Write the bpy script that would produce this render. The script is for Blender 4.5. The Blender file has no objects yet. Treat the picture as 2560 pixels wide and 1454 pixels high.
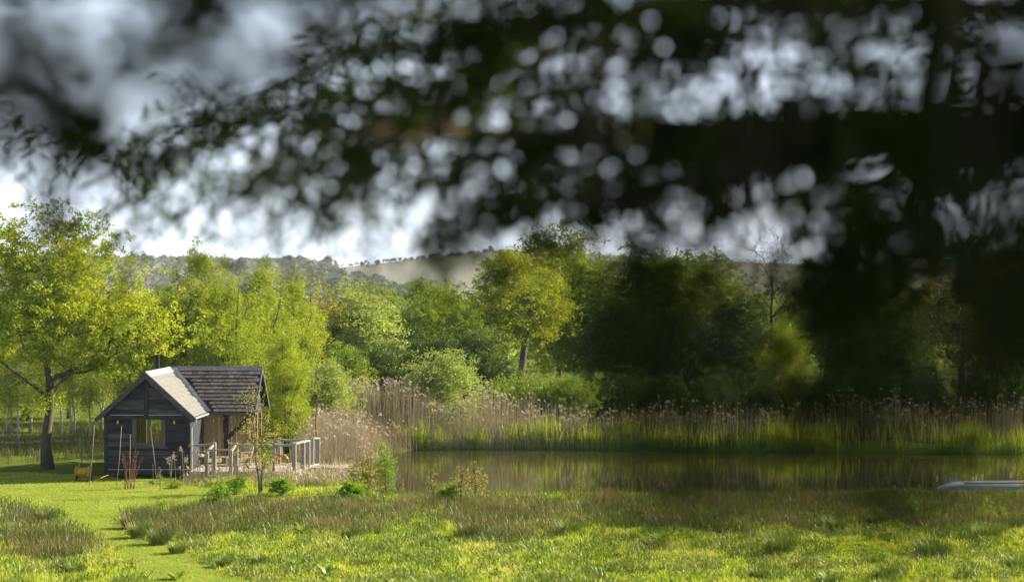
import bpy, math, random
import numpy as np
from mathutils import Matrix, Vector

# ------------------------------------------------------------------ camera, sky, sun, exposure
S = bpy.context.scene
COL = S.collection
F = 4800.0            # focal length in pixels of the 2560 wide photograph
EYE = 7.4             # eye height over the meadow
cd = bpy.data.cameras.new('camera')
cam = bpy.data.objects.new('camera', cd); COL.objects.link(cam)
cam.location = (0, 0, EYE); cam.rotation_euler = (math.pi/2, 0, 0)
cd.sensor_width = 36.0; cd.lens = 36.0*F/2560.0; cd.shift_y = 23/2560.0
cd.clip_start = 0.05; cd.clip_end = 12000
cd.dof.use_dof = True; cd.dof.focus_distance = 84.0; cd.dof.aperture_fstop = (cd.lens/1000)/0.050
S.camera = cam

SUN_EL = math.radians(28); SUN_AZ = math.radians(24)     # azimuth from +X towards +Y
SDIR = Vector((math.cos(SUN_EL)*math.cos(SUN_AZ), math.cos(SUN_EL)*math.sin(SUN_AZ), math.sin(SUN_EL)))
W = bpy.data.worlds.new('World'); S.world = W; W.use_nodes = True
nt = W.node_tree; N = nt.nodes; L = nt.links; N.clear()
out = N.new('ShaderNodeOutputWorld'); bg = N.new('ShaderNodeBackground')
sky = N.new('ShaderNodeTexSky'); sky.sky_type = 'NISHITA'; sky.sun_disc = False
sky.sun_elevation = SUN_EL; sky.sun_rotation = math.pi/2 - SUN_AZ
sky.air_density = 1.0; sky.dust_density = 1.2; sky.ozone_density = 1.5
tc = N.new('ShaderNodeTexCoord'); sx = N.new('ShaderNodeSeparateXYZ'); L.new(tc.outputs['Generated'], sx.inputs[0])
mp = N.new('ShaderNodeMapping'); mp.inputs['Scale'].default_value = (1.6, 1.6, 5.0); L.new(tc.outputs['Generated'], mp.inputs[0])
nz = N.new('ShaderNodeTexNoise'); nz.inputs['Scale'].default_value = 2.2; nz.inputs['Detail'].default_value = 6; nz.inputs['Roughness'].default_value = .55
L.new(mp.outputs[0], nz.inputs['Vector'])
cr = N.new('ShaderNodeValToRGB'); cr.color_ramp.elements[0].position = .38; cr.color_ramp.elements[1].position = .66
cr.color_ramp.elements[0].color = (.45, .45, .45, 1); cr.color_ramp.elements[1].color = (1, 1, 1, 1)
L.new(nz.outputs['Fac'], cr.inputs[0])
mix = N.new('ShaderNodeMixRGB'); mix.inputs['Color2'].default_value = (14.2, 16.2, 19.2, 1)
mr = N.new('ShaderNodeMapRange'); mr.inputs['From Min'].default_value = .10; mr.inputs['From Max'].default_value = .32; mr.inputs['To Min'].default_value = 1.0; mr.inputs['To Max'].default_value = .1
L.new(sx.outputs['Z'], mr.inputs['Value']); fm = N.new('ShaderNodeMath'); fm.operation = 'MULTIPLY'; L.new(cr.outputs[0], fm.inputs[0]); L.new(mr.outputs[0], fm.inputs[1])
L.new(fm.outputs[0], mix.inputs['Fac']); L.new(sky.outputs[0], mix.inputs['Color1'])
L.new(mix.outputs[0], bg.inputs['Color']); bg.inputs['Strength'].default_value = 0.05
L.new(bg.outputs[0], out.inputs['Surface'])

sl = bpy.data.lights.new('sun', 'SUN'); sl.energy = 5.0; sl.angle = math.radians(.55); sl.color = (1.0, .88, .64)
so = bpy.data.objects.new('sun', sl); COL.objects.link(so); so.location = (60, 20, 60)
so.rotation_euler = (-SDIR).to_track_quat('-Z', 'Y').to_euler()

vs = S.view_settings; vs.view_transform = 'Standard'; vs.look = 'None'; vs.gamma = 1.0; vs.use_curve_mapping = False
vs.exposure = 1.6
S.render.engine = 'CYCLES'
S.cycles.use_denoising = True
S.cycles.max_bounces = 6; S.cycles.diffuse_bounces = 3; S.cycles.glossy_bounces = 3; S.cycles.transmission_bounces = 4
S.cycles.transparent_max_bounces = 8; S.cycles.volume_bounces = 0
S.cycles.sample_clamp_indirect = 4.0
S.cycles.caustics_reflective = False; S.cycles.caustics_refractive = False

rng = np.random.default_rng(7)
PI = math.pi

def P(px, py, d):
    return np.array(((px-1280)*d/F, d, EYE-(py-750)*d/F))
def GY(py, z=0.0):
    return (EYE-z)*F/(py-750.0)
def GP(px, py):
    d = GY(py); return ((px-1280)*d/F, d)

# ------------------------------------------------------------------ mesh helpers
def mk_mesh(name, V, faces, mat=None, smooth=False, mi=None):
    """V (n,3); faces: list of (m,k) index arrays"""
    V = np.ascontiguousarray(V, dtype=np.float32)
    faces = [np.asarray(f, dtype=np.int32) for f in faces if len(f)]
    me = bpy.data.meshes.new(name)
    me.vertices.add(len(V)); me.vertices.foreach_set('co', V.ravel())
    lv = np.concatenate([f.ravel() for f in faces])
    tot = np.concatenate([np.full(len(f), f.shape[1], dtype=np.int32) for f in faces])
    st = np.concatenate(([0], np.cumsum(tot)[:-1])).astype(np.int32)
    me.loops.add(len(lv)); me.loops.foreach_set('vertex_index', lv)
    me.polygons.add(len(tot)); me.polygons.foreach_set('loop_start', st)
    me.polygons.foreach_set('use_smooth', np.full(len(tot), smooth, dtype=bool))
    if mat is not None:
        for m in (mat if isinstance(mat, (list, tuple)) else [mat]): me.materials.append(m)
    if mi is not None: me.polygons.foreach_set('material_index', np.asarray(mi, dtype=np.int32))
    me.update(calc_edges=True)
    return me

class MB:
    def __init__(s): s.V = []; s.F = {}; s.n = 0
    def add(s, V, faces):
        V = np.asarray(V, dtype=float).reshape(-1, 3)
        for f in (faces if isinstance(faces, list) and len(faces) and isinstance(faces[0], np.ndarray) else [np.asarray(faces)]):
            if len(f): s.F.setdefault(f.shape[1], []).append(np.asarray(f)+s.n)
        s.V.append(V); s.n += len(V); return s
    def box(s, x0, x1, y0, y1, z0, z1):
        v = [(x, y, z) for z in (z0, z1) for y in (y0, y1) for x in (x0, x1)]
        return s.add(v, np.array([(0,2,3,1),(4,5,7,6),(0,1,5,4),(2,6,7,3),(0,4,6,2),(1,3,7,5)]))
    def bar(s, p0, p1, w, h, up=(0,0,1)):
        p0 = np.array(p0, float); p1 = np.array(p1, float); a = p1-p0; a /= np.linalg.norm(a)
        u = np.array(up, float); b = np.cross(a, u)
        if np.linalg.norm(b) < 1e-5: b = np.cross(a, (1,0,0))
        b /= np.linalg.norm(b); c = np.cross(b, a)
        v = [p+b*w/2*i+c*h/2*j for p in (p0, p1) for j in (-1, 1) for i in (-1, 1)]
        return s.add(v, np.array([(0,1,3,2),(4,6,7,5),(0,4,5,1),(2,3,7,6),(0,2,6,4),(1,5,7,3)]))
    def prism(s, poly, vec):
        """poly: list of 3d points, extruded by vec"""
        p = np.array(poly, float); n = len(p); v = np.vstack((p, p+np.array(vec, float)))
        s.F.setdefault(n, []).append(np.array([list(range(n))[::-1]])+s.n)
        s.F.setdefault(n, []).append(np.array([[n+i for i in range(n)]])+s.n)
        s.F.setdefault(4, []).append(np.array([(i, (i+1)%n, n+(i+1)%n, n+i) for i in range(n)])+s.n)
        s.V.append(v); s.n += 2*n; return s
    def tube(s, pts, rad, k=6, cap=True):
        pts = np.asarray(pts, float); m = len(pts); rad = np.broadcast_to(np.asarray(rad, float), (m,))
        t = np.gradient(pts, axis=0); t /= np.maximum(np.linalg.norm(t, axis=1, keepdims=True), 1e-9)
        ref = np.where(np.abs(t[:, 2:3]) > .9, np.array([[1., 0, 0]]), np.array([[0., 0, 1.]]))
        if np.abs(t[:, 2]).mean() > .6: ref = np.tile([[1., 0, 0]], (m, 1))
        else: ref = np.tile([[0., 0, 1.]], (m, 1))
        b = np.cross(t, ref); b /= np.maximum(np.linalg.norm(b, axis=1, keepdims=True), 1e-9); c = np.cross(b, t)
        an = np.arange(k)*2*PI/k
        ring = pts[:, None]+rad[:, None, None]*(np.cos(an)[None, :, None]*b[:, None]+np.sin(an)[None, :, None]*c[:, None])
        i = np.arange(m-1)[:, None]*k; j = np.arange(k)[None]; jn = (j+1) % k
        f = np.stack((i+j, i+jn, i+k+jn, i+k+j), -1).reshape(-1, 4)
        fs = [f]
        if cap and k > 2:
            s.F.setdefault(k, []).append(np.array([list(range(k))[::-1], [(m-1)*k+q for q in range(k)]])+s.n)
        return s.add(ring.reshape(-1, 3), fs)
    def lathe(s, prof, c=(0,0,0), k=16, axis='z'):
        """prof: list of (r, h)"""
        pr = np.array(prof, float); m = len(pr); an = np.arange(k)*2*PI/k
        x = pr[:, 0:1]*np.cos(an); y = pr[:, 0:1]*np.sin(an); z = np.repeat(pr[:, 1:2], k, 1)
        if axis == 'z': v = np.stack((x, y, z), -1)
        elif axis == 'x': v = np.stack((z, x, y), -1)
        else: v = np.stack((x, z, y), -1)
        i = np.arange(m-1)[:, None]*k; j = np.arange(k)[None]; jn = (j+1) % k
        f = np.stack((i+j, i+jn, i+k+jn, i+k+j), -1).reshape(-1, 4)
        return s.add((v+np.array(c)).reshape(-1, 3), [f])
    def mesh(s, name, mat, smooth=False):
        return mk_mesh(name, np.vstack(s.V), [np.vstack(f) for f in s.F.values()], mat, smooth)

# ------------------------------------------------------------------ object helpers
def link(name, data, parent=None, kind=None):
    o = bpy.data.objects.new(name, data); COL.objects.link(o)
    if parent is not None:
        o.parent = parent
        if parent.get('world_root'): o.matrix_parent_inverse = Matrix.Translation(-Vector(parent.location))
    if kind: o['kind'] = kind
    return o
def tag(o, label, cat, group=None):
    o['label'] = label; o['category'] = cat
    if group: o['group'] = group
    return o
def thing(name, label, cat, loc=(0,0,0), group=None, world=True):
    o = bpy.data.objects.new(name, None); COL.objects.link(o); o.location = loc; o.empty_display_size = .2
    if world: o['world_root'] = 1       # children are modelled in world coordinates
    return tag(o, label, cat, group)
def part(name, mb, mat, parent, smooth=False, label=None, kind=None):
    o = link(name, mb.mesh(name, mat, smooth), parent, kind)
    if label: o['label'] = label
    return o

# ------------------------------------------------------------------ materials
def mat_new(name):
    m = bpy.data.materials.new(name); m.use_nodes = True; nt = m.node_tree
    for n in list(nt.nodes): nt.nodes.remove(n)
    return m, nt, nt.nodes, nt.links
def ramp(N, cols, pos=None):
    r = N.new('ShaderNodeValToRGB'); e = r.color_ramp.elements
    pos = pos or [i/(len(cols)-1) for i in range(len(cols))]
    while len(e) < len(cols): e.new(.5)
    for i, c in enumerate(cols):
        e[i].position = pos[i]; e[i].color = (*c, 1)
    return r
def leafmat(name, cols, trans=.42, gloss=.03, nscale=.35, tcol=(1.25, 1.15, .55)):
    m, nt, N, L = mat_new(name)
    g = N.new('ShaderNodeNewGeometry'); r = ramp(N, cols); tcn = N.new('ShaderNodeTexCoord')
    no = N.new('ShaderNodeTexNoise'); no.inputs['Scale'].default_value = nscale; no.inputs['Detail'].default_value = 2
    L.new(tcn.outputs['Object'], no.inputs['Vector'])
    a = N.new('ShaderNodeMath'); a.operation = 'MULTIPLY_ADD'; a.inputs[1].default_value = .62; 
    L.new(g.outputs['Random Per Island'], a.inputs[0])
    b = N.new('ShaderNodeMath'); b.operation = 'MULTIPLY_ADD'; b.inputs[1].default_value = 1.5; b.inputs[2].default_value = -.56
    L.new(no.outputs['Fac'], b.inputs[0]); L.new(b.outputs[0], a.inputs[2]); L.new(a.outputs[0], r.inputs[0])
    d = N.new('ShaderNodeBsdfDiffuse'); t = N.new('ShaderNodeBsdfTranslucent'); mx = N.new('ShaderNodeAddShader'); tcol = tuple(q*trans*1.7 for q in tcol)
    mul = N.new('ShaderNodeMixRGB'); mul.blend_type = 'MULTIPLY'; mul.inputs[0].default_value = 1; mul.inputs[2].default_value = (*tcol, 1)
    L.new(r.outputs[0], d.inputs[0]); L.new(r.outputs[0], mul.inputs[1]); L.new(mul.outputs[0], t.inputs[0])
    L.new(d.outputs[0], mx.inputs[0]); L.new(t.outputs[0], mx.inputs[1])
    o = N.new('ShaderNodeOutputMaterial')
    if gloss > 0:
        gl = N.new('ShaderNodeBsdfGlossy'); gl.inputs['Roughness'].default_value = .45; m2 = N.new('ShaderNodeMixShader'); m2.inputs[0].default_value = gloss
        L.new(mx.outputs[0], m2.inputs[1]); L.new(gl.outputs[0], m2.inputs[2]); L.new(m2.outputs[0], o.inputs[0])
    else: L.new(mx.outputs[0], o.inputs[0])
    return m
def woodmat(name, cols, rough=.75, scale=(1.2, 14, 14), bump=.25, obj_rand=.35, spec=.3):
    """grain stretched along x by default; obj_rand varies each board"""
    m, nt, N, L = mat_new(name)
    tcn = N.new('ShaderNodeTexCoord'); mpn = N.new('ShaderNodeMapping'); mpn.inputs['Scale'].default_value = scale
    oi = N.new('ShaderNodeObjectInfo'); off = N.new('ShaderNodeVectorMath'); off.operation = 'SCALE'; off.inputs['Scale'].default_value = 37.0
    cmb = N.new('ShaderNodeCombineXYZ')
    for k in range(3): L.new(oi.outputs['Random'], cmb.inputs[k])
    L.new(cmb.outputs[0], off.inputs[0]); L.new(off.outputs[0], mpn.inputs['Location'])
    L.new(tcn.outputs['Object'], mpn.inputs[0])
    no = N.new('ShaderNodeTexNoise'); no.inputs['Scale'].default_value = 1.6; no.inputs['Detail'].default_value = 7; no.inputs['Roughness'].default_value = .65
    L.new(mpn.outputs[0], no.inputs['Vector'])
    r = ramp(N, cols)
    a = N.new('ShaderNodeMath'); a.operation = 'MULTIPLY_ADD'; a.inputs[1].default_value = obj_rand; a.inputs[2].default_value = -obj_rand/2
    L.new(oi.outputs['Random'], a.inputs[0])
    b = N.new('ShaderNodeMath'); b.operation = 'MULTIPLY_ADD'; b.inputs[1].default_value = 1.8; L.new(no.outputs['Fac'], b.inputs[0])
    c = N.new('ShaderNodeMath'); c.operation = 'ADD'; c.inputs[1].default_value = -.4; L.new(a.outputs[0], c.inputs[0]); L.new(c.outputs[0], b.inputs[2])
    L.new(b.outputs[0], r.inputs[0])
    bs = N.new('ShaderNodeBsdfPrincipled'); bs.inputs['Roughness'].default_value = rough; bs.inputs['Specular IOR Level'].default_value = spec
    L.new(r.outputs[0], bs.inputs['Base Color'])
    bu = N.new('ShaderNodeBump'); bu.inputs['Strength'].default_value = bump; bu.inputs['Distance'].default_value = .01
    L.new(no.outputs['Fac'], bu.inputs['Height']); L.new(bu.outputs[0], bs.inputs['Normal'])
    o = N.new('ShaderNodeOutputMaterial'); L.new(bs.outputs[0], o.inputs[0]); return m
def plain(name, col, rough=.6, metal=0, noise=.25, scale=12, spec=.4):
    m, nt, N, L = mat_new(name)
    tcn = N.new('ShaderNodeTexCoord'); no = N.new('ShaderNodeTexNoise'); no.inputs['Scale'].default_value = scale; no.inputs['Detail'].default_value = 5
    L.new(tcn.outputs['Object'], no.inputs['Vector'])
    c = np.array(col); r = ramp(N, [tuple(c*(1-noise)), tuple(np.minimum(c*(1+noise), 1))], [.3, .7]); L.new(no.outputs['Fac'], r.inputs[0])
    bs = N.new('ShaderNodeBsdfPrincipled'); bs.inputs['Roughness'].default_value = rough; bs.inputs['Metallic'].default_value = metal
    bs.inputs['Specular IOR Level'].default_value = spec
    L.new(r.outputs[0], bs.inputs['Base Color'])
    o = N.new('ShaderNodeOutputMaterial'); L.new(bs.outputs[0], o.inputs[0]); return m

M = {}
M['oak_leaf'] = leafmat('oak_leaf', [(.08,.13,.008), (.15,.20,.011), (.215,.25,.015), (.285,.27,.02)], .5)
M['birch_leaf'] = leafmat('birch_leaf', [(.09,.13,.015), (.16,.20,.022), (.22,.25,.03)], .5)
M['willow_leaf'] = leafmat('willow_leaf', [(.10,.15,.012), (.17,.215,.016), (.24,.27,.02)], .5)
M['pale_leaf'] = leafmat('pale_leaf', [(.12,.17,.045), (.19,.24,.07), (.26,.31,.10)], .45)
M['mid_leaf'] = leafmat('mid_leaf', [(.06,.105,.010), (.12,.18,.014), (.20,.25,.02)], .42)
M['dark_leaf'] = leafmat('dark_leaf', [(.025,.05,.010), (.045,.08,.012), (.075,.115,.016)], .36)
M['olive_leaf'] = leafmat('olive_leaf', [(.09,.105,.012), (.15,.16,.014), (.23,.215,.02)], .45)
M['shrub_leaf'] = leafmat('shrub_leaf', [(.07,.14,.008), (.12,.205,.01), (.19,.28,.015)], .42)
M['bud_leaf'] = leafmat('bud_leaf', [(.16,.17,.03), (.25,.24,.04), (.30,.27,.06)], .4)
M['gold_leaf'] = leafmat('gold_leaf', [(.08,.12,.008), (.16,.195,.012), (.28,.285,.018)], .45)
M['near_leaf'] = leafmat('near_leaf', [(.012,.026,.004), (.022,.044,.006), (.036,.06,.008)], .3, .015, 1.2)  # very dark leaf colour, with the shade under the tree put into it
M['grass'] = leafmat('grass', [(.08,.14,.009), (.17,.235,.014), (.26,.305,.024), (.34,.33,.07)], .45, .03, .55)
M['rush'] = leafmat('rush', [(.03,.06,.011), (.065,.085,.02), (.105,.092,.036), (.18,.145,.08)], .25, .03, .4)
M['tussock'] = leafmat('tussock', [(.045,.085,.012), (.08,.125,.018), (.14,.17,.035)], .3, .04, .6)
M['dead_grass'] = leafmat('dead_grass', [(.20,.17,.09), (.33,.27,.16), (.40,.34,.22)], .3, .02, .5)
M['lawn'] = leafmat('lawn', [(.13,.175,.018), (.20,.24,.026), (.27,.28,.055)], .4, .02, .6)
M['reed_dry'] = leafmat('reed_dry', [(.14,.115,.066), (.25,.205,.125), (.37,.31,.205)], .25, .03, .3, (1,1,1))
M['plume'] = leafmat('plume', [(.28,.215,.165), (.37,.29,.23), (.45,.37,.305)], .3, 0, .3, (1,1,1))
M['reed_green'] = leafmat('reed_green', [(.11,.165,.014), (.18,.24,.022), (.26,.30,.045)], .46, .03, .3)
M['dock_dry'] = leafmat('dock_dry', [(.11,.05,.033), (.19,.09,.06), (.27,.14,.095)], .2, 0, 2)
M['bark'] = woodmat('bark', [(.035,.028,.018), (.085,.068,.045), (.16,.135,.09)], .9, (9, 9, 2.2), .8, .1)
M['bark_birch'] = woodmat('bark_birch', [(.08,.07,.06), (.42,.40,.36), (.62,.60,.55)], .8, (3, 3, 9), .3, .1)
M['bark_pale'] = woodmat('bark_pale', [(.12,.10,.075), (.22,.19,.15), (.30,.27,.22)], .9, (7, 7, 2), .5, .1)

# ------------------------------------------------------------------ numpy noise (sum of sines), leaves, blades
_k = np.random.default_rng(3)
NK = _k.normal(size=(14, 3)); NP = _k.uniform(0, 2*PI, 14)
def snoise(p, scale=1.0):
    """smooth noise about -1..1 for points (n,3) or (n,2)"""
    p = np.atleast_2d(np.asarray(p, float))
    if p.shape[1] == 2: p = np.column_stack((p, np.zeros(len(p))))
    r = np.zeros(len(p))
    for i in range(14): r += np.sin(p @ (NK[i]*scale*(.6+.12*i)) + NP[i])
    return r/5.0
def unit(n, r):
    v = r.normal(size=(n, 3)); return v/np.linalg.norm(v, axis=1, keepdims=True)
def norm(v): return v/np.maximum(np.linalg.norm(v, axis=1, keepdims=True), 1e-9)
def leaf_quads(c, size, r, up=.5, aspect=.55, droop=0.0, axis=None):
    """a folded rhombic leaf about each centre"""
    n = len(c); nn = unit(n, r); nn[:, 2] = np.abs(nn[:, 2])+up; nn = norm(nn)
    a = unit(n, r) if axis is None else axis.copy()
    a[:, 2] -= droop; a = a-(a*nn).sum(1, keepdims=True)*nn; a = norm(a); b = np.cross(nn, a)
    s = (size*r.uniform(.65, 1.3, n))[:, None]
    v = np.empty((n, 4, 3))
    v[:, 0] = c-a*s*.5; v[:, 2] = c+a*s*.5-nn*s*.12
    v[:, 1] = c+b*s*aspect*.5+nn*s*.08; v[:, 3] = c-b*s*aspect*.5+nn*s*.08
    return v.reshape(-1, 3), np.arange(n*4).reshape(n, 4)
def blades(base, h, w, lean, r, bend=.35):
    """grass blades: a thin kite from the ground to a bent tip"""
    n = len(base); an = r.uniform(0, 2*PI, n); d = np.column_stack((np.cos(an), np.sin(an), np.zeros(n)))
    ln = (np.broadcast_to(lean, (n,))*r.uniform(.1, 1.4, n))[:, None]; h = np.broadcast_to(h, (n,))[:, None]; w = np.broadcast_to(w, (n,))[:, None]
    sd = np.column_stack((-d[:, 1], d[:, 0], np.zeros(n)))
    an2 = r.uniform(0, 2*PI, n); sd = np.column_stack((np.cos(an2), np.sin(an2), np.zeros(n)))
    up = np.array([[0, 0, 1.]])
    v = np.empty((n, 4, 3)); mid = base+up*h*.5+d*h*ln*.35
    v[:, 0] = base; v[:, 1] = mid+sd*w/2; v[:, 2] = base+up*h*(1-bend*ln*.5)+d*h*ln; v[:, 3] = mid-sd*w/2
    return v.reshape(-1, 3), np.arange(n*4).reshape(n, 4)
def kmeans(p, k, r, it=6):
    c = p[r.choice(len(p), k, replace=False)]
    for _ in range(it):
        lab = ((p[:, None]-c[None])**2).sum(-1).argmin(1)
        for i in range(k):
            if (lab == i).any(): c[i] = p[lab == i].mean(0)
    return c, ((p[:, None]-c[None])**2).sum(-1).argmin(1)
def curve(p0, p1, r, n=6, sag=.0, wob=.06):
    t = np.linspace(0, 1, n)[:, None]; p0 = np.array(p0, float); p1 = np.array(p1, float); ln = np.linalg.norm(p1-p0)
    p = p0+(p1-p0)*t; p[:, 2:] += np.sin(t*PI)*sag*ln
    f = r.uniform(1.2, 3.2, (3, 3)); ph = r.uniform(0, 2*PI, (3, 3)); w = np.zeros((n, 3))
    for q in range(3): w += np.sin(t*f[q]*PI+ph[q])*(1.3, .8, .5)[q]
    e = np.sin(np.clip(t, 0, 1)*PI)**.7
    return p+w*wob*ln*.75*e

def gen_tree(seed, H, tr, lobes, n_tuft, per, leaf, tuft_r, clear, n_limb=9, sub=5, twig=.4, shell=.42, up=.5, droop=0., aspect=.55,
             hang=0., lean=(0,0), bark='bark', leafm='mid_leaf', stems=1, wob=.07, top=.82, rough=.3):
    """returns (wood mesh, crown mesh), both with the foot at the origin"""
    r = np.random.default_rng(seed); lo = np.array([l[:6] for l in lobes], float)
    wt = (lo[:, 3]*lo[:, 4]*lo[:, 5])**.75; wt /= wt.sum()
    li = r.choice(len(lo), n_tuft, p=wt); d = unit(n_tuft, r); rad = r.uniform(0, 1, n_tuft)**shell
    rad = rad*(1+rough*snoise(d*2.2+li[:, None]*3.1, 1.3))
    T = lo[li, :3]+d*rad[:, None]*lo[li, 3:6]
    T = T[T[:, 2] > clear*.55]
    wood = MB()
    tt = np.linspace(0, 1, 8); tops = []
    trunks = []
    for sidx in range(stems):
        a = r.uniform(0, 2*PI); sp = 0 if stems == 1 else r.uniform(.06, .14)*H
        tx = np.array([lean[0]*H+sp*math.cos(a), lean[1]*H+sp*math.sin(a)])
        b0 = np.array([0., 0.]) if stems == 1 else np.array([math.cos(a), math.sin(a)])*tr*1.2
        tp = np.column_stack((b0[0]+tx[0]*tt**1.3+r.normal(0, .007*H, 8)*(tt > 0), b0[1]+tx[1]*tt**1.3+r.normal(0, .012*H, 8)*(tt > 0), tt*H*top))
        rr = tr*(1-.85*tt)*np.where(tt == 0, 1.35, 1); rr = np.maximum(rr, .012)
        tp[0, 2] = -.12
        wood.tube(tp, rr, 8); trunks.append((tp, rr))
    n_limb = min(n_limb, len(T)//4)
    C, lab = kmeans(T, n_limb, r)
    for i in range(n_limb):
        pts = T[lab == i]
        if len(pts) < 2: continue
        tp, rr = trunks[i % stems]
        hd = np.linalg.norm(C[i, :2]); zz = np.clip(C[i, 2]-hd*r.uniform(.35, .8), clear, H*top*.93)
        j = np.interp(zz, tp[:, 2], np.arange(8)); j0 = int(min(j, 6)); fr = j-j0
        s0 = tp[j0]*(1-fr)+tp[j0+1]*fr; r0 = rr[j0]*(1-fr)+rr[j0+1]*fr
        lim = curve(s0, C[i], r, 12, r.uniform(-.06, .12), wob); wr = np.linspace(r0*.5, max(.012, r0*.16), 12)
        wood.tube(lim, wr, 6)
        ks = min(sub, max(1, len(pts)//3)); cc, l2 = kmeans(pts, ks, r, 4)
        for k in range(ks):
            st = lim[min(11, 5+int(r.integers(0, 7)))]; q = curve(st, cc[k], r, 5, r.uniform(-.05, .1), wob*1.1)
            wood.tube(q, np.linspace(max(.009, r0*.22), max(.006, r0*.07), 5), 5, False)
            tw = pts[l2 == k]
            for pt in tw[r.uniform(size=len(tw)) < twig]:
                wood.tube(curve(q[int(r.integers(2, 5))], pt, r, 3, .04, .06), np.array([max(.007, r0*.07), .006, .004]), 3, False)
    n = len(T)*per; c = np.repeat(T, per, 0)
    off = unit(n, r)*(r.uniform(0, 1, n)**.5)[:, None]*tuft_r*np.repeat(r.uniform(.6, 1.3, len(T)), per)[:, None]
    off[:, 2] = off[:, 2]*(.75+hang)-np.abs(off[:, 0])*hang
    V, Fq = leaf_quads(c+off, leaf, r, up, aspect, droop)
    return wood.mesh('tree_wood', M[bark], True), mk_mesh('tree_crown', V, [Fq], M[leafm])

def plant_tree(meshes, name, label, cat, x, y, z=0., sc=1.0, rz=0., leafm=None, group=None, wide=1.0, crown_name='crown', wood_name='trunk'):
    o = thing(name, label, cat, (x, y, z), group, world=False)
    o.rotation_euler = (0, 0, rz); o.scale = (sc*wide, sc*wide, sc)
    w = link(wood_name, meshes[0], o)
    if meshes[1] is not None:
        c = link(crown_name, meshes[1], o)
        if leafm:
            c.material_slots[0].link = 'OBJECT'; c.material_slots[0].material = M[leafm]
    return o

# ------------------------------------------------------------------ the ground
PATH = np.array([GP(*q) for q in [(372,1500),(380,1454),(290,1380),(205,1330),(150,1272),(60,1256),(-200,1252),(-200,1186),(60,1180),(255,1192),(480,1206),
        (500,1218),(660,1238),(950,1240),(955,1248),(640,1252),(440,1262),(330,1278),(288,1295),(330,1340),(430,1368),(500,1410),(620,1454),(650,1500)]])
POND = np.array([(-5.2,74.2),(-3.6,73.0),(-1,72.7),(2,72.5),(5,72.9),(8,72.5),(11,72.8),(14,73.6),(16,75.0),(22,75.2),(40,74.5),(60,80),(60,96),(40,97),(24,97.8),(10,99.5),(0,100.5),(-5,100.2),(-6.6,97),(-6.9,88),(-6.0,80)])
def inpoly(x, y, poly):
    x = np.asarray(x, float); y = np.asarray(y, float); r = np.zeros(x.shape, bool); n = len(poly)
    for i in range(n):
        x0, y0 = poly[i]; x1, y1 = poly[(i+1) % n]
        if y0 == y1: continue
        r ^= ((y0 > y) != (y1 > y)) & (x < (x1-x0)*(y-y0)/(y1-y0)+x0)
    return r
def polydist(x, y, poly):
    x = np.asarray(x, float); y = np.asarray(y, float); d = np.full(x.shape, 1e9); n = len(poly)
    for i in range(n):
        a = poly[i]; b = poly[(i+1) % n]; ab = b-a
        t = np.clip(((x-a[0])*ab[0]+(y-a[1])*ab[1])/(ab@ab), 0, 1)
        d = np.minimum(d, np.hypot(x-a[0]-t*ab[0], y-a[1]-t*ab[1]))
    return d
WATER = -.38
def ground_z(x, y):
    x = np.asarray(x, float); y = np.asarray(y, float)
    z = np.clip((45-y)/45, 0, 1)**1.15*5.75
    q = np.column_stack((x.ravel(), y.ravel()))
    bump = (snoise(q, .55)*.07+snoise(q+40, 1.6)*.05).reshape(x.shape)
    near = (y > 30) & (y < 110) & (np.abs(x) < 60)
    pd = np.full(x.shape, 9.); ins = np.zeros(x.shape, bool)
    if near.any():
        pd[near] = polydist(x[near], y[near], PATH); ins[near] = inpoly(x[near], y[near], PATH)
    f = np.where(ins, 0, np.clip(pd/.6, 0, 1))
    z = z+bump*(.25+.75*f)+f*.03
    wd = np.full(x.shape, 9.); wi = np.zeros(x.shape, bool)
    if near.any():
        wd[near] = polydist(x[near], y[near], POND); wi[near] = inpoly(x[near], y[near], POND)
    z = np.where(wi, -.35-.7*np.clip(wd/2., 0, 1), np.where(wd < .8, z*np.clip(wd/.8, 0, 1)-.33*(1-np.clip(wd/.8, 0, 1)), z))
    return z
def grid_mesh(name, xs, ys, zf, mat, keep=None):
    X, Y = np.meshgrid(xs, ys); Z = zf(X, Y); nx = len(xs); ny = len(ys)
    V = np.stack((X, Y, Z), -1).reshape(-1, 3)
    i = np.arange(ny-1)[:, None]*nx+np.arange(nx-1)[None]
    Fq = np.stack((i, i+1, i+nx+1, i+nx), -1).reshape(-1, 4)
    if keep is not None:
        c = V[Fq].mean(1); Fq = Fq[keep(c[:, 0], c[:, 1])]
        u, inv = np.unique(Fq, return_inverse=True); V = V[u]; Fq = inv.reshape(Fq.shape)
    return mk_mesh(name, V, [Fq], mat, True)
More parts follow.
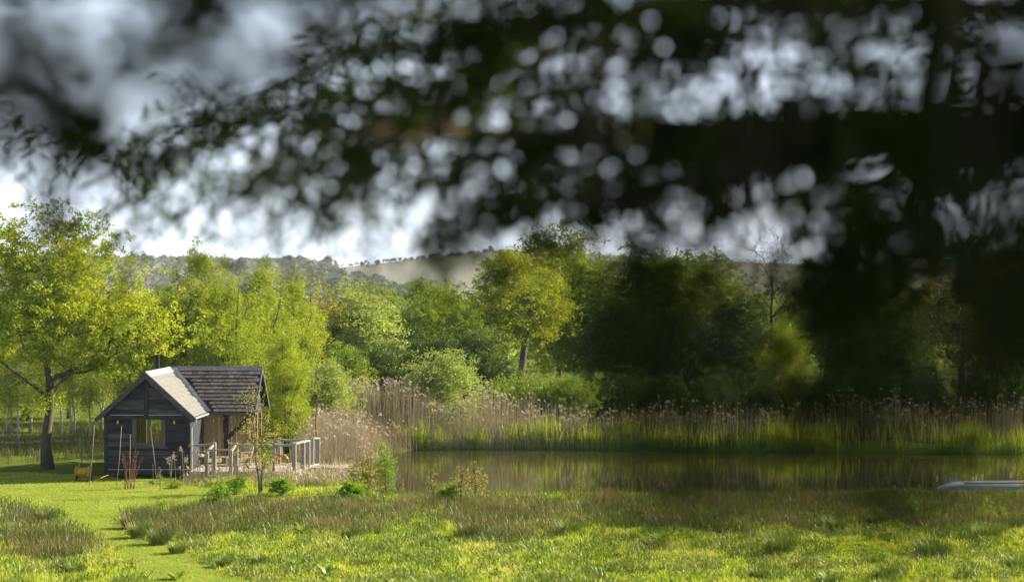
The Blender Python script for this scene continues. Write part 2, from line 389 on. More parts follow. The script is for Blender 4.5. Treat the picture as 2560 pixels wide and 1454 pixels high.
def groundmat(name, cols, s1=.35, s2=4, bump=.5):
    m, nt, N, L = mat_new(name); tcn = N.new('ShaderNodeTexCoord')
    a = N.new('ShaderNodeTexNoise'); a.inputs['Scale'].default_value = s1; a.inputs['Detail'].default_value = 4
    b = N.new('ShaderNodeTexNoise'); b.inputs['Scale'].default_value = s2; b.inputs['Detail'].default_value = 8; b.inputs['Roughness'].default_value = .7
    L.new(tcn.outputs['Object'], a.inputs['Vector']); L.new(tcn.outputs['Object'], b.inputs['Vector'])
    mx = N.new('ShaderNodeMath'); mx.operation = 'MULTIPLY_ADD'; mx.inputs[1].default_value = .9; L.new(a.outputs['Fac'], mx.inputs[0])
    m2 = N.new('ShaderNodeMath'); m2.operation = 'MULTIPLY_ADD'; m2.inputs[1].default_value = 1.3; m2.inputs[2].default_value = -.62; L.new(b.outputs['Fac'], m2.inputs[0]); L.new(m2.outputs[0], mx.inputs[2])
    r = ramp(N, cols); L.new(mx.outputs[0], r.inputs[0])
    bs = N.new('ShaderNodeBsdfDiffuse'); L.new(r.outputs[0], bs.inputs[0])
    bu = N.new('ShaderNodeBump'); bu.inputs['Strength'].default_value = bump; bu.inputs['Distance'].default_value = .06; L.new(b.outputs['Fac'], bu.inputs['Height']); L.new(bu.outputs[0], bs.inputs['Normal'])
    o = N.new('ShaderNodeOutputMaterial'); L.new(bs.outputs[0], o.inputs[0]); return m
M['meadow'] = groundmat('meadow', [(.04,.065,.014), (.08,.115,.02), (.12,.15,.03), (.17,.155,.07)])
M['mown'] = groundmat('mown', [(.09,.14,.022), (.14,.20,.03), (.20,.235,.045), (.25,.225,.10)], .5, 7, .35)
xs = np.concatenate((-np.geomspace(4000, 46, 24), np.arange(-45, 45.01, .6), np.geomspace(46, 4000, 24)))
ys = np.concatenate((np.linspace(-60, 28, 24), np.arange(30, 112, .6), np.geomspace(113, 5000, 30)))
link('ground', grid_mesh('ground', xs, ys, ground_z, M['meadow']), None, 'structure')
pxs = np.arange(-26, -4, .22); pys = np.arange(46, 86, .22)
link('path', grid_mesh('path', pxs, pys, lambda x, y: ground_z(x, y)+.022, M['mown'], lambda x, y: inpoly(x, y, PATH)), None, 'structure')

# ------------------------------------------------------------------ pond
m, nt, N, L = mat_new('pond_water'); M['water'] = m
tcn = N.new('ShaderNodeTexCoord'); mpn = N.new('ShaderNodeMapping'); mpn.inputs['Scale'].default_value = (1.0, 2.6, 1); L.new(tcn.outputs['Object'], mpn.inputs[0])
no = N.new('ShaderNodeTexNoise'); no.inputs['Scale'].default_value = 3.2; no.inputs['Detail'].default_value = 4; L.new(mpn.outputs[0], no.inputs['Vector'])
bu = N.new('ShaderNodeBump'); bu.inputs['Strength'].default_value = .05; bu.inputs['Distance'].default_value = .015; L.new(no.outputs['Fac'], bu.inputs['Height'])
bs = N.new('ShaderNodeBsdfPrincipled'); bs.inputs['Base Color'].default_value = (.034, .033, .009, 1); bs.inputs['Roughness'].default_value = .02; bs.inputs['IOR'].default_value = 1.33
L.new(bu.outputs[0], bs.inputs['Normal']); o = N.new('ShaderNodeOutputMaterial'); L.new(bs.outputs[0], o.inputs[0])
wx = np.concatenate((np.arange(-9, 30, 1.), np.linspace(30, 62, 9))); wy = np.arange(70.5, 103, 1.)
link('pond_water', grid_mesh('pond_water', wx, wy, lambda x, y: np.full(x.shape, WATER), M['water'],
     lambda x, y: inpoly(x, y, POND) | (polydist(x, y, POND) < 1.2)), None, 'structure')

# ------------------------------------------------------------------ far hills with woods and hedges
def hill_z(x, y):
    x = np.asarray(x, float); y = np.asarray(y, float)
    ridge = np.interp(x, [-1400,-560,-400,-250,-190,-100,-20,60,160,300,600,900,1600], [35,37,39,36,39,49,57.5,56,49,44,44,42,38])
    t = np.clip((y-1150)/(1980-1150), 0, 1); t = t*t*(3-2*t)
    q = np.column_stack((x.ravel(), y.ravel()))
    n = (snoise(q, .006)*5+snoise(q, .02)*1.2).reshape(x.shape)
    return -1.5+(ridge+1.5)*t-np.clip((y-2100)/900, 0, 1)*45+n*t*(1-t)*2.2
m, nt, N, L = mat_new('hill_field'); M['hill'] = m
tcn = N.new('ShaderNodeTexCoord'); vo = N.new('ShaderNodeTexVoronoi'); vo.inputs['Scale'].default_value = .0045
mpn = N.new('ShaderNodeMapping'); mpn.inputs['Scale'].default_value = (1, .55, 0); L.new(tcn.outputs['Object'], mpn.inputs[0]); L.new(mpn.outputs[0], vo.inputs['Vector'])
sp = N.new('ShaderNodeSeparateColor'); L.new(vo.outputs['Color'], sp.inputs[0])
r = ramp(N, [(.19,.195,.135), (.235,.225,.18), (.17,.195,.11), (.225,.22,.16)]); L.new(sp.outputs[0], r.inputs[0])
bs = N.new('ShaderNodeBsdfDiffuse'); L.new(r.outputs[0], bs.inputs[0]); o = N.new('ShaderNodeOutputMaterial'); L.new(bs.outputs[0], o.inputs[0])
link('hills', grid_mesh('hills', np.linspace(-1500, 1700, 120), np.linspace(1100, 3000, 70), hill_z, M['hill']), None, 'structure')

def crowns(pts, size, per, leaf, r, tall=.85):
    n = len(pts); d = unit(n*per, r); d[:, 2] = np.abs(d[:, 2])*1.15-.25
    s = np.repeat(size, per)[:, None]
    c = np.repeat(pts, per, 0)+d*s*np.array([[.5, .5, tall*.62]])*r.uniform(.75, 1.05, n*per)[:, None]
    c[:, 2] += np.repeat(size*.35, per)
    a = unit(n*per, r); nn = norm(d+unit(n*per, r)*.55); a = norm(a-(a*nn).sum(1, keepdims=True)*nn); b = np.cross(nn, a)
    h = (np.repeat(size, per)*leaf*r.uniform(.6, 1.3, n*per))[:, None]
    v = np.stack((c-a*h, c+b*h*.8, c+a*h, c-b*h*.8), 1).reshape(-1, 3)
    return v, np.arange(n*per*4).reshape(-1, 4)
M['far_wood'] = leafmat('far_wood', [(.10,.095,.095), (.135,.125,.12), (.13,.145,.09), (.175,.165,.15)], .3, 0, .012)  # pale bare spring woods, greyed further with distant haze put into the colour
M['far_hazed'] = leafmat('far_hazed', [(.06,.07,.075), (.08,.095,.09), (.09,.11,.08)], .3, 0, .01)  # bluish cast of the distant air painted into the leaf colour
r1 = np.random.default_rng(21)
def on_hill(x, y): return np.column_stack((x, y, hill_z(x, y)))
# wooded ridge behind the cabin
n = 1500; x = r1.uniform(-620, -165, n); y = r1.uniform(1350, 2040, n)
k = (y > 1250+r1.uniform(0, 80, n)) & ((x < -215) | (y < 1750))
x, y = x[k], y[k]
wv, wf = crowns(on_hill(x, y), r1.uniform(11, 19, len(x)), 46, .17, r1)
link('far_woodland', mk_mesh('far_woodland', wv, [wf], M['far_wood']), None, 'stuff')
# darker wood at the foot of the down
n = 420; x = r1.uniform(-185, -62, n); y = r1.uniform(1330, 1640, n); k = (y-1330) < np.interp(x, [-185,-150,-110,-62], [300,290,200,30])
wv, wf = crowns(on_hill(x[k], y[k]), r1.uniform(9, 15, k.sum()), 46, .17, r1)
link('hillside_wood', mk_mesh('hillside_wood', wv, [wf], M['far_hazed']), None, 'stuff')
# hedges across the fields
hp = []
for (x0, y0, x1, y1, n, prob) in [(-200,1960,-120,1925,26,1),(-130,1915,-20,1870,44,.75),(-90,1850,30,1860,36,.5),(-160,1800,-70,1850,26,.5),(-60,1840,-45,1845,9,1)]:
    t = np.linspace(0, 1, n)[r1.uniform(size=n) < prob]; hp.append(np.column_stack((x0+(x1-x0)*t+r1.normal(0, 1.2, len(t)), y0+(y1-y0)*t+r1.normal(0, 3, len(t)))))
hp = np.vstack(hp); wv, wf = crowns(on_hill(hp[:, 0], hp[:, 1]), r1.uniform(2.2, 5, len(hp)), 24, .22, r1)
link('field_hedges', mk_mesh('field_hedges', wv, [wf], M['far_hazed']), None, 'stuff')
tx, ty = -22.0, 1960.0; tz = float(hill_z(np.array([tx]), np.array([ty]))[0])
tw = thing('hill_tower', 'tiny grey tower standing on the crest of the far down', 'tower', (tx, ty, tz))
part('shaft', MB().lathe([(0,-1),(1.9,-1),(1.7,4.2),(0,4.2)], (tx, ty, tz), 8), plain('tower_stone', (.12,.12,.13)), tw)
part('cap', MB().lathe([(2.2,4.2),(2.2,4.8),(0,6.6)], (tx, ty, tz), 8), plain('tower_cap', (.09,.09,.1)), tw)

# ------------------------------------------------------------------ the cabin
M['board'] = woodmat('weatherboard', [(.006,.008,.012), (.017,.020,.028), (.04,.042,.048), (.10,.095,.088)], .8, (.9, 12, 16), .6, .75)
M['beam'] = woodmat('dark_beam', [(.012,.011,.011), (.028,.025,.023), (.055,.047,.04)], .8, (1.5, 10, 3), .5, .2)
M['barge'] = woodmat('barge_board', [(.03,.03,.034), (.06,.058,.06), (.11,.10,.095)], .75, (2, 8, 8), .4, .2)
M['oakframe'] = woodmat('window_oak', [(.20,.14,.08), (.33,.245,.145), (.46,.35,.22)], .6, (8, 8, 1.5), .3, .2)
M['greyframe'] = woodmat('grey_frame', [(.055,.045,.036), (.10,.083,.065), (.15,.125,.10)], .7, (8, 8, 1.5), .3, .2)
M['slate'] = woodmat('roof_slate', [(.12,.115,.113), (.155,.148,.145), (.19,.183,.178)], .75, (2, 2, 2), .15, .2, .3)
M['tile'] = woodmat('roof_tile', [(.035,.031,.032), (.075,.062,.06), (.105,.088,.084), (.135,.118,.113)], .85, (2.5, 2.5, 2.5), .3, .55)
M['lead'] = plain('lead_sheet', (.10,.12,.16), .5, .35, .25, 5)
M['steel'] = plain('galvanised', (.42,.44,.46), .4, .6, .15, 8)
M['black'] = plain('flue_black', (.012,.012,.013), .45, .3)
M['inside'] = plain('inside_boards', (.46,.37,.22), .8)
M['brass'] = plain('lamp_brass', (.30,.22,.07), .35, .7)
m, nt, N, L = mat_new('window_glass'); M['glass'] = m
tr = N.new('ShaderNodeBsdfTransparent'); tr.inputs[0].default_value = (.96,.97,.95,1); gl = N.new('ShaderNodeBsdfGlossy'); gl.inputs['Roughness'].default_value = .02
fr = N.new('ShaderNodeFresnel'); fr.inputs[0].default_value = 1.5; mx = N.new('ShaderNodeMixShader'); o = N.new('ShaderNodeOutputMaterial')
L.new(fr.outputs[0], mx.inputs[0]); L.new(tr.outputs[0], mx.inputs[1]); L.new(gl.outputs[0], mx.inputs[2]); L.new(mx.outputs[0], o.inputs[0])

XL, XR, YW = -16.97, -13.42, 80.0           # front wing walls
XE, YM, YB = -11.42, 83.62, 87.75           # main wing right wall, front wall, back wall
RX, RY, RZ, EZ = -15.235, 85.7, 4.40, 2.55  # ridges and eaves
VX, VY = -13.22, 83.30                      # front eaves corner of the valley
VERGE, YF = -11.16, 79.74
cab = thing('timber_cabin', 'black weatherboarded cabin with tiled roofs standing beside the pond', 'cabin', (-14.2, 83, 0))
wx0, wx1 = (335-1280)*80/F, (410-1280)*80/F
def zz(py, d=80.0): return EYE-(py-750)*d/F
wz0, wz1 = zz(1113), zz(1040)
# front wall core with the window opening left free
wb = MB(); t0, t1 = YW+.03, YW+.15
wb.box(XL+.05, wx0, t0, t1, .16, 2.55).box(wx1, XR-.05, t0, t1, .16, 2.55).box(wx0, wx1, t0, t1, .16, wz0).box(wx0, wx1, t0, t1, wz1, 2.55)
wb.prism([(XL+.02, t0, 2.55), (XR-.02, t0, 2.55), (RX, t0, RZ-.22)], (0, .12, 0))
fw = part('wall', wb, M['board'], cab, label='front gable wall of dark weatherboards')
rb = np.random.default_rng(5)
def wboard(x0, x1, z0, z1, y=YW, par=fw, name='board'):
    b = MB(); o = rb.uniform(-.004, .004); tz = rb.uniform(-.006, .006); dz = rb.uniform(-.004, .004)
    b.add([(x0, y-.012+o, z0+dz), (x1, y-.012+o, z0-dz), (x1, y+.028, z0-dz), (x0, y+.028, z0+dz), (x0, y+.012+o, z1+tz), (x1, y+.012+o, z1+tz), (x1, y+.028, z1+tz), (x0, y+.028, z1+tz)],
          np.array([(0,1,5,4),(3,7,6,2),(0,3,2,1),(4,5,6,7),(0,4,7,3),(1,2,6,5)]))
    part(name, b, M['board'], par)
z = .17; hs = []
while z < 2.40:
    h = min(rb.uniform(.16, .235), 2.50-z); hs.append((z, z+h)); z += h
for (a, b) in hs:
    a2 = a-.022
    if b <= wz0+.02 or a >= wz1-.02: wboard(XL+.13, XR-.13, a2, b)
    else:
        wboard(XL+.13, wx0-.07, a2, b); wboard(wx1+.07, XR-.13, a2, b)
z = 2.62
while z < 4.0:
    h = rb.uniform(.19, .25); w0 = (RZ-.25-z)/(RZ-EZ)*2.02; w1 = max(0.03, (RZ-.25-z-h)/(RZ-EZ)*2.02)
    for s in (-1, 1):
        b = MB(); xa = RX+s*.09; o = rb.uniform(0, .006)
        poly = [(xa, YW-.004-o, z), (RX+s*w0, YW-.004-o, z), (RX+s*max(w1, .12), YW-.004-o, z+h-.012), (xa, YW-.004-o, z+h-.012)]
        if w0 > .16: part('board', b.prism(poly if s > 0 else poly[::-1], (0, .03, 0)), M['board'], fw)
    z += h
# frame of the gable
part('corner_post', MB().box(XL-.02, XL+.13, YW-.06, YW+.12, .02, 2.6), M['beam'], cab)
part('corner_post', MB().box(XR-.13, XR+.02, YW-.06, YW+.12, .02, 2.6), M['beam'], cab)
part('king_post', MB().box(RX-.085, RX+.085, YW-.07, YW+.02, 2.62, 4.05), M['beam'], cab)
part('tie_beam', MB().box(XL-.03, XR+.03, YW-.075, YW+.02, 2.44, 2.615), M['beam'], cab)
part('flashing', MB().box(XL+.25, RX-.1, YW-.085, YW-.05, 2.617, 2.637), plain('white_lead', (.45,.46,.5)), cab)
part('flashing', MB().box(RX+.1, XR-.3, YW-.085, YW-.05, 2.617, 2.637), bpy.data.materials['white_lead'], cab)
part('sill_beam', MB().box(XL+.13, XR-.13, YW-.035, YW+.02, .13, .345), M['beam'], cab)
part('flashing', MB().box(XL+.15, XR-.15, YW-.045, YW-.0, .347, .362), bpy.data.materials['white_lead'], cab)
# window with two casements
wn = part('window', MB().box(wx0-.06, wx1+.06, YW-.05, YW+.08, wz1-.07, wz1+.03).box(wx0-.06, wx1+.06, YW-.05, YW+.08, wz0-.03, wz0+.06)
     .box(wx0-.06, wx0+.05, YW-.05, YW+.08, wz0+.06, wz1-.07).box(wx1-.05, wx1+.06, YW-.05, YW+.08, wz0+.06, wz1-.07), M['greyframe'], cab)
xm = (wx0+wx1)/2
for (a, b) in ((wx0+.05, xm-.003), (xm+.003, wx1-.05)):
    part('casement', MB().box(a, b, YW-.02, YW+.05, wz1-.14, wz1-.075).box(a, b, YW-.02, YW+.05, wz0+.065, wz0+.13)
         .box(a, a+.06, YW-.02, YW+.05, wz0+.13, wz1-.14).box(b-.06, b, YW-.02, YW+.05, wz0+.13, wz1-.14), M['greyframe'], wn)
    part('pane', MB().box(a+.06, b-.06, YW+.01, YW+.018, wz0+.13, wz1-.14), M['glass'], wn)
part('sill', MB().box(wx0-.16, wx1+.16, YW-.13, YW-.02, wz0-.12, wz0-.03), M['barge'], wn)
# the other walls
wl = MB().box(XL, XL+.1, YW+.15, 83.9, .16, 2.6).box(XL, XL+.1, 87.3, YB, .16, 2.6).box(XL, XL+.1, 83.9, 87.3, .16, .7).box(XL, XL+.1, 83.9, 87.3, 2.38, 2.6); part('wall', wl, M['board'], cab)
lw = part('window', MB().box(XL+.02, XL+.09, 83.9, 83.97, .7, 2.38).box(XL+.02, XL+.09, 87.23, 87.3, .7, 2.38).box(XL+.02, XL+.09, 83.97, 87.23, .7, .77).box(XL+.02, XL+.09, 83.97, 87.23, 2.31, 2.38), M['oakframe'], cab)
part('pane', MB().box(XL+.05, XL+.058, 83.97, 87.23, .77, 2.31), M['glass'], lw)
part('wall', MB().box(XR-.1, XR, YW+.15, YM+.1, .16, 2.62), M['board'], cab)
gw = MB().box(XE-.1, XE, YM+.1, YB, 2.3, 2.45).box(XE-.1, XE, YM+.1, YB, .16, .5)
for yq in (YM+.1, 84.9, 86.2, YB-.12):
    part('mullion', MB().box(XE-.09, XE-.01, yq, yq+.12, .5, 2.3), M['oakframe'], cab)
for ya, yb in ((YM+.22, 84.9), (85.02, 86.2), (86.32, YB-.12)): part('pane', MB().box(XE-.05, XE-.042, ya, yb, .5, 2.3), M['glass'], cab)
gw.prism([(XE-.1, YM+.1, 2.45), (XE-.1, YB, 2.45), (XE-.1, RY, RZ-.25)], (.1, 0, 0)); part('wall', gw, M['board'], cab)
bw = MB(); bx0, bx1 = -17.0+.05, -15.2; bx1 = -14.75; bz0, bz1 = .75, 2.35
bw.box(XL+.1, -16.75, YB-.1, YB, .16, 2.6).box(bx1, XE-.1, YB-.1, YB, .16, 2.6).box(-16.75, bx1, YB-.1, YB, .16, bz0).box(-16.75, bx1, YB-.1, YB, bz1, 2.6)
bwo = part('wall', bw, M['inside'], cab, label='rear wall with its wide window')
rw = part('window', MB().box(-16.75, -16.69, YB-.09, YB-.02, bz0, bz1).box(bx1-.06, bx1, YB-.09, YB-.02, bz0, bz1).box(-16.69, bx1-.06, YB-.09, YB-.02, bz0, bz0+.06).box(-16.69, bx1-.06, YB-.09, YB-.02, bz1-.06, bz1), M['oakframe'], cab)
part('pane', MB().box(-16.69, bx1-.06, YB-.06, YB-.052, bz0+.06, bz1-.06), M['glass'], rw)
part('floor', MB().box(XL+.02, XR-.02, YW+.15, YM, .18, .26).box(XL+.02, XE-.02, YM, YB-.1, .18, .26), M['inside'], cab)
for (x, y) in [(XL+.2,YW+.3),(XR-.2,YW+.3),(XL+.2,YM),(XR-.2,YM),(XE-.2,YM+.3),(XE-.2,YB-.3),(XL+.2,YB-.3)]:
    part('pier', MB().box(x-.14, x+.14, y-.14, y+.14, -.2, .18), plain('pier_stone', (.2,.19,.18)) if 'pier_stone' not in bpy.data.materials else bpy.data.materials['pier_stone'], cab)
# glazed front of the main wing
def px_x(px, d=YM): return (px-1280)*d/F
posts = [(489,.05),(497,.05),(508,.07),(532,.05),(556,.05),(566,.16),(577,.06),(590,.04),(601,.05),(620,.06),(634,.1)]
gz0, gz1 = .34, 2.38
gf = part('glazed_front', MB().box(XR, XE, YM-.02, YM+.1, gz1, 2.55), M['oakframe'], cab)
part('threshold', MB().box(XR, XE, YM-.02, YM+.1, .16, gz0), M['oakframe'], gf)
for (p, w) in posts:
    x = px_x(p); dk = p == 566
    part('mullion', MB().box(x-w/2, x+w/2, YM-(.06 if dk else .02), YM+.09, gz0, gz1), M['beam'] if dk else M['oakframe'], gf)
for (a, b) in zip(posts[:-1], posts[1:]):
    xa = px_x(a[0])+a[1]/2; xb = px_x(b[0])-b[1]/2
    if xb-xa > .06: part('pane', MB().box(xa, xb, YM+.03, YM+.038, gz0, gz1), M['glass'], gf)
part('brace', MB().bar((px_x(572), YM-.14, zz(1092, YM)), (px_x(642), YM-.14, zz(1022, YM)), .16, .15, (0,1,0)), M['beam'], cab)
part('porch_post', MB().box(px_x(566)-.1, px_x(566)+.1, YM-.24, YM-.06, .3, 2.5), M['beam'], cab)
# roofs
def slope_pt(o, u, v, a, b): return np.array(o)+np.array(u)*a+np.array(v)*b
rf = MB(); th = -.09
A = (RX, YF, RZ); B = (RX, RY, RZ); C = (VX, VY, EZ); D = (VX, YF, EZ)
rf.prism([A, D, C, B], (0, 0, th)); rf.prism([(RX,YF,RZ), (RX,RY+2.4,RZ), (RX-2.02,RY+2.4,EZ), (RX-2.02,YF,EZ)], (0, 0, th))
rf.prism([B, C, (VERGE, VY, EZ), (VERGE, RY, RZ)], (0, 0, th))
rf.prism([B, (VERGE, RY, RZ), (VERGE, RY+2.4, EZ), (VX, RY+2.4, EZ)], (0, 0, th)); rf.prism([B, (VX, RY+2.4, EZ), (RX, RY+2.4, RZ)], (0, 0, th))
roof = part('roof', rf, M['beam'], cab)
def tile_mesh(nm, w, l, t, mat):
    b = MB(); b.add([(-w/2,0,0),(w/2,0,0),(w/2,l,0),(-w/2,l,0),(-w/2,0,t),(w/2,0,t),(w/2,l,t*.25),(-w/2,l,t*.25)], np.array([(0,3,2,1),(4,5,6,7),(0,1,5,4),(3,7,6,2),(0,4,7,3),(1,2,6,5)]))
    return b.mesh(nm, mat)
rise = RZ-EZ
# main front slope: 12 courses
sl_len = math.hypot(2.4, rise); ang = math.atan2(rise, 2.4); nc = 12; ch = sl_len/nc
tms = [tile_mesh('roof_tile', .238+.005*i, ch*1.18, .042, M['tile']) for i in range(2)]
for i in range(nc):
    s = i*ch; t = s/sl_len; y = VY+2.4*t; z = EZ+rise*t+.004; xv = VX+(RX-VX)*t+.17
    x = VERGE-.03-.125-(.125 if i % 2 else 0)
    while x > xv+.06:
        o = link('tile', tms[int(rb.integers(0, 2))], roof)
        o.location = (x+rb.normal(0, .006), y-.03+rb.normal(0, .008), z+rb.uniform(0, .002)); o.rotation_euler = (ang-.035+rb.normal(0, .008), rb.normal(0, .003), rb.normal(0, .008)); x -= .252
# front wing right slope
sl2 = math.hypot(2.02, rise); ang2 = math.atan2(rise, 2.02); ch2 = sl2/12
tm2 = tile_mesh('roof_slate', .62, ch2*1.15, .014, M['slate'])
for i in range(12):
    t = i/12; x = VX+(RX-VX)*t; z = EZ+rise*t+.004; y = YF+.315-(.31 if i % 2 else 0)+.02; yv = VY+(RY-VY)*t-.12
    while y < yv-.2:
        yy = max(y, YF+.3)
        if yy+.31 < yv+.15:
            o = link('tile', tm2, roof); o.location = (x+.02, yy, z+rb.uniform(0, .005))
            o.rotation_euler = Matrix(((0, -math.cos(ang2), math.sin(ang2)), (1, 0, 0), (0, math.sin(ang2), math.cos(ang2)))).to_euler(); o.rotation_euler.rotate_axis('X', rb.normal(0, .006))
        y += .628
def strip(pts, up, name, mat):
    part(name, MB().prism(pts, up), mat, roof)
# ridge caps, valley, barge boards
def dn(p, q, f): return tuple(np.array(p)+(np.array(q)-np.array(p))*f)
capl = .105
strip([(RX+.1,RY,RZ+.045), (RX+.33,RY-2.4*capl,RZ-rise*capl+.05), (VERGE+.01,RY-2.4*capl,RZ-rise*capl+.05), (VERGE+.01,RY,RZ+.045)], (0,0,.015), 'ridge_cap', M['lead'])
strip([(RX,RY+.02,RZ+.045), (VERGE+.01,RY+.02,RZ+.045), (VERGE+.01,RY+.3,RZ-.18), (RX,RY+.3,RZ-.18)], (0,0,.015), 'ridge_cap', M['lead'])
M['lead_lit'] = plain('lit_lead', (.30,.31,.33), .5, .2, .1, 5)  # paler copy of the lead, sunlight on the ridge put into its colour
strip([(RX,YF-.01,RZ+.03), (RX+2.02*.11,YF-.01,RZ-rise*.11+.03), (RX+2.02*.11,RY-.24,RZ-rise*.11+.03), (RX,RY,RZ+.03)], (0,0,.012), 'ridge_cap', M['lead_lit'])
strip([(RX,YF-.01,RZ+.03), (RX,RY,RZ+.03), (RX-.22,RY,RZ-.17), (RX-.22,YF-.01,RZ-.17)], (0,0,.012), 'ridge_cap', M['lead'])
vd = np.array((VX-RX, VY-RY, EZ-RZ))
strip([(RX+.02,RY-.1,RZ+.03), (VX-.01,VY-.06,EZ+.025), (VX+.16,VY-.02,EZ+.025), (RX+.30,RY-.1,RZ-.03)], (0,0,.02), 'valley_flashing', M['lead'])
strip([(RX-.02,RY-.16,RZ+.04), (VX-.10,VY-.07,EZ+.04), (VX-.03,VY-.07,EZ+.055), (RX+.05,RY-.16,RZ+.05)], (0,0,.02), 'valley_flashing', M['lead_lit'])
for s in (-1, 1):
    x1 = RX+s*2.10; z1 = EZ-.07
    part('bargeboard', MB().prism([(RX,YF-.03,RZ+.01), (x1,YF-.03,z1+.01), (x1,YF-.03,z1-.11), (x1-s*.12,YF-.03,z1-.13), (RX,YF-.03,RZ-.27)][::s], (0, .045, 0)), M['barge'], cab)
    part('soffit', MB().prism([(RX,YF+.02,RZ-.12), (x1-s*.03,YF+.02,z1-.03), (x1-s*.1,YF+.02,z1-.10), (RX,YF+.02,RZ-.2)][::s], (0, YW-YF-.06, 0)), M['beam'], cab)
    y1 = RY+s*2.5; zq = EZ-.08
    part('bargeboard', MB().prism([(VERGE,RY,RZ+.03), (VERGE,y1,zq+.03), (VERGE,y1,zq-.13), (VERGE,RY,RZ-.2)][::-s], (.04, 0, 0)), M['barge'], cab)
# gutters and downpipe
gut = MB().tube([(VX+.06,YF,EZ-.06),(VX+.06,VY-.15,EZ-.075)], .05, 8); part('gutter', gut, M['steel'], cab)
part('gutter', MB().tube([(VX+.1,VY-.06,EZ-.06),(VERGE,VY-.06,EZ-.075)], .05, 8), M['barge'], cab)
part('downpipe', MB().tube([(VX+.06,YF+.25,EZ-.08),(VX+.05,YF+.25,EZ-.22),(XR+.07,YW-.02,EZ-.45),(XR+.07,YW-.02,1.4),(XR+.07,YW-.02,.05)], .042, 8), M['steel'], cab)
fx = (394-1280)*86/F
part('flue', MB().lathe([(.10,3.6),(.10,4.97),(.12,4.97),(.12,5.06),(0,5.06)], (fx,86,0), 12), M['black'], cab)
for px in (296, 437):
    x = px_x(px, YW); lm = part('wall_lamp', MB().box(x-.05, x+.05, YW-.05, YW-.0, zz(1052), zz(1046)).bar((x,YW-.03,zz(1050)), (x,YW-.13,zz(1050)), .03, .03), M['black'], cab)
    part('lamp_shade', MB().lathe([(0,.1),(.045,.1),(.055,-.04),(0,-.04)], (x,YW-.12,zz(1056)), 10), M['brass'], lm)

# ------------------------------------------------------------------ deck with railings, steps and jetty
M['deckwood'] = woodmat('deck_boards', [(.28,.25,.21), (.40,.36,.31), (.52,.47,.41)], .8, (1, 12, 12), .4, .4)
M['postwood'] = woodmat('rail_posts', [(.15,.135,.12), (.27,.245,.22), (.40,.365,.33)], .85, (10, 10, 1.2), .5, .3)
deck = thing('wooden_deck', 'weathered wooden deck with post rails, steps and jetty before the cabin', 'deck', (-11, 81, 0))
DZ = .32; YD0, YD1 = 79.45, 83.55
def dx(y): return -9.03+(y-YD0)*.145
y = YD0; 
while y < YD1-.1:
    w = .148; x0 = XR+.03 if y < YM else XR
    part('deck_board', MB().box(XR+.05+rb.uniform(0, .02), dx(y)+rb.uniform(0, .05), y, y+w-.012, DZ-.035+rb.uniform(-.004, .003), DZ+rb.uniform(-.004, .004)), M['deckwood'], deck); y += w
part('fascia', MB().box(XR+.08, dx(YD0)-.02, YD0-.045, YD0-.008, DZ-.17, DZ-.012), M['deckwood'], deck)
part('fascia', MB().bar((dx(YD0)+.06, YD0, DZ-.14), (dx(YD1)+.06, YD1, DZ-.14), .04, .30), M['deckwood'], deck)
part('joist', MB().box(XR+.1, dx(YD0)-.1, YD0+.15, YD0+.25, DZ-.22, DZ-.045).box(XR+.1, dx(YD0), 81.4, 81.5, DZ-.22, DZ-.045).box(XR+.1, dx(YD1)-.2, YD1-.3, YD1-.2, DZ-.22, DZ-.045), M['postwood'], deck)
def post(px, d, ytop, z0=-.45, w=.17, nm='post'):
    x = (px-1280)*d/F; zt = EYE-(ytop-750)*d/F
    b = MB(); h = w/2
    b.box(x-h, x+h, d-h, d+h, z0, zt-.03); b.add([(x-h,d-h,zt-.03),(x+h,d-h,zt-.03),(x+h,d+h,zt-.03),(x-h,d+h,zt-.03),(x-h*.7,d-h*.7,zt),(x+h*.7,d-h*.7,zt),(x+h*.7,d+h*.7,zt),(x-h*.7,d+h*.7,zt)],
          np.array([(0,1,5,4),(1,2,6,5),(2,3,7,6),(3,0,4,7),(4,5,6,7)]))
    part(nm, b, M['postwood'], deck); return (x, d, zt)
fp = [post(535, YD0-.06, 1105), post(590, YD0-.06, 1106), post(735, YD0-.06, 1107)]
post(684, YD0-.06, 1107, w=.13)
sp_ = [post(517, 78.2, 1124, -.1, .15), post(577, 78.2, 1124, -.1, .15)]
s1 = post(757, 80.7, 1102); s2 = post(770, 81.7, 1099); s3 = post(780, 82.9, 1094); s4 = post(795, 83.5, 1093); bp = post(697, 83.35, 1094)
def rail(a, b, w=.10, h=.09, dz=-.09): part('rail', MB().bar((a[0],a[1],a[2]+dz), (b[0],b[1],b[2]+dz), w, h), M['postwood'], deck)
rail((XR+.06, YD0-.06, fp[0][2]-.05), fp[0]); rail(fp[1], fp[2]); rail(fp[0], sp_[0], .07, .08); rail(fp[1], sp_[1], .07, .08)
part('rail', MB().bar(sp_[0], sp_[1], .07, .07), M['postwood'], deck)
for a, b in ((fp[2], s1), (s1, s2), (s3, s4)): rail(a, b, .2, .06, -.02)
rail((XE+.3, 83.35, s4[2]-.03), bp); rail(bp, s4)
for k in range(2):
    z = .2-.14*k; yy = YD0-.28-.26*k
    part('step', MB().box((524-1280)*yy/F, (582-1280)*yy/F, yy-.12, yy+.12, z-.04, z), M['deckwood'], deck)
jx0, jx1 = -8.6, (880-1280)*82/F
for k in range(6):
    yy = 81.5+k*.2; part('jetty_plank', MB().box(jx0, jx1+rb.uniform(-.06, .03), yy, yy+.185, DZ-.05, DZ+.0+rb.uniform(-.004, .004)), M['deckwood'], deck)
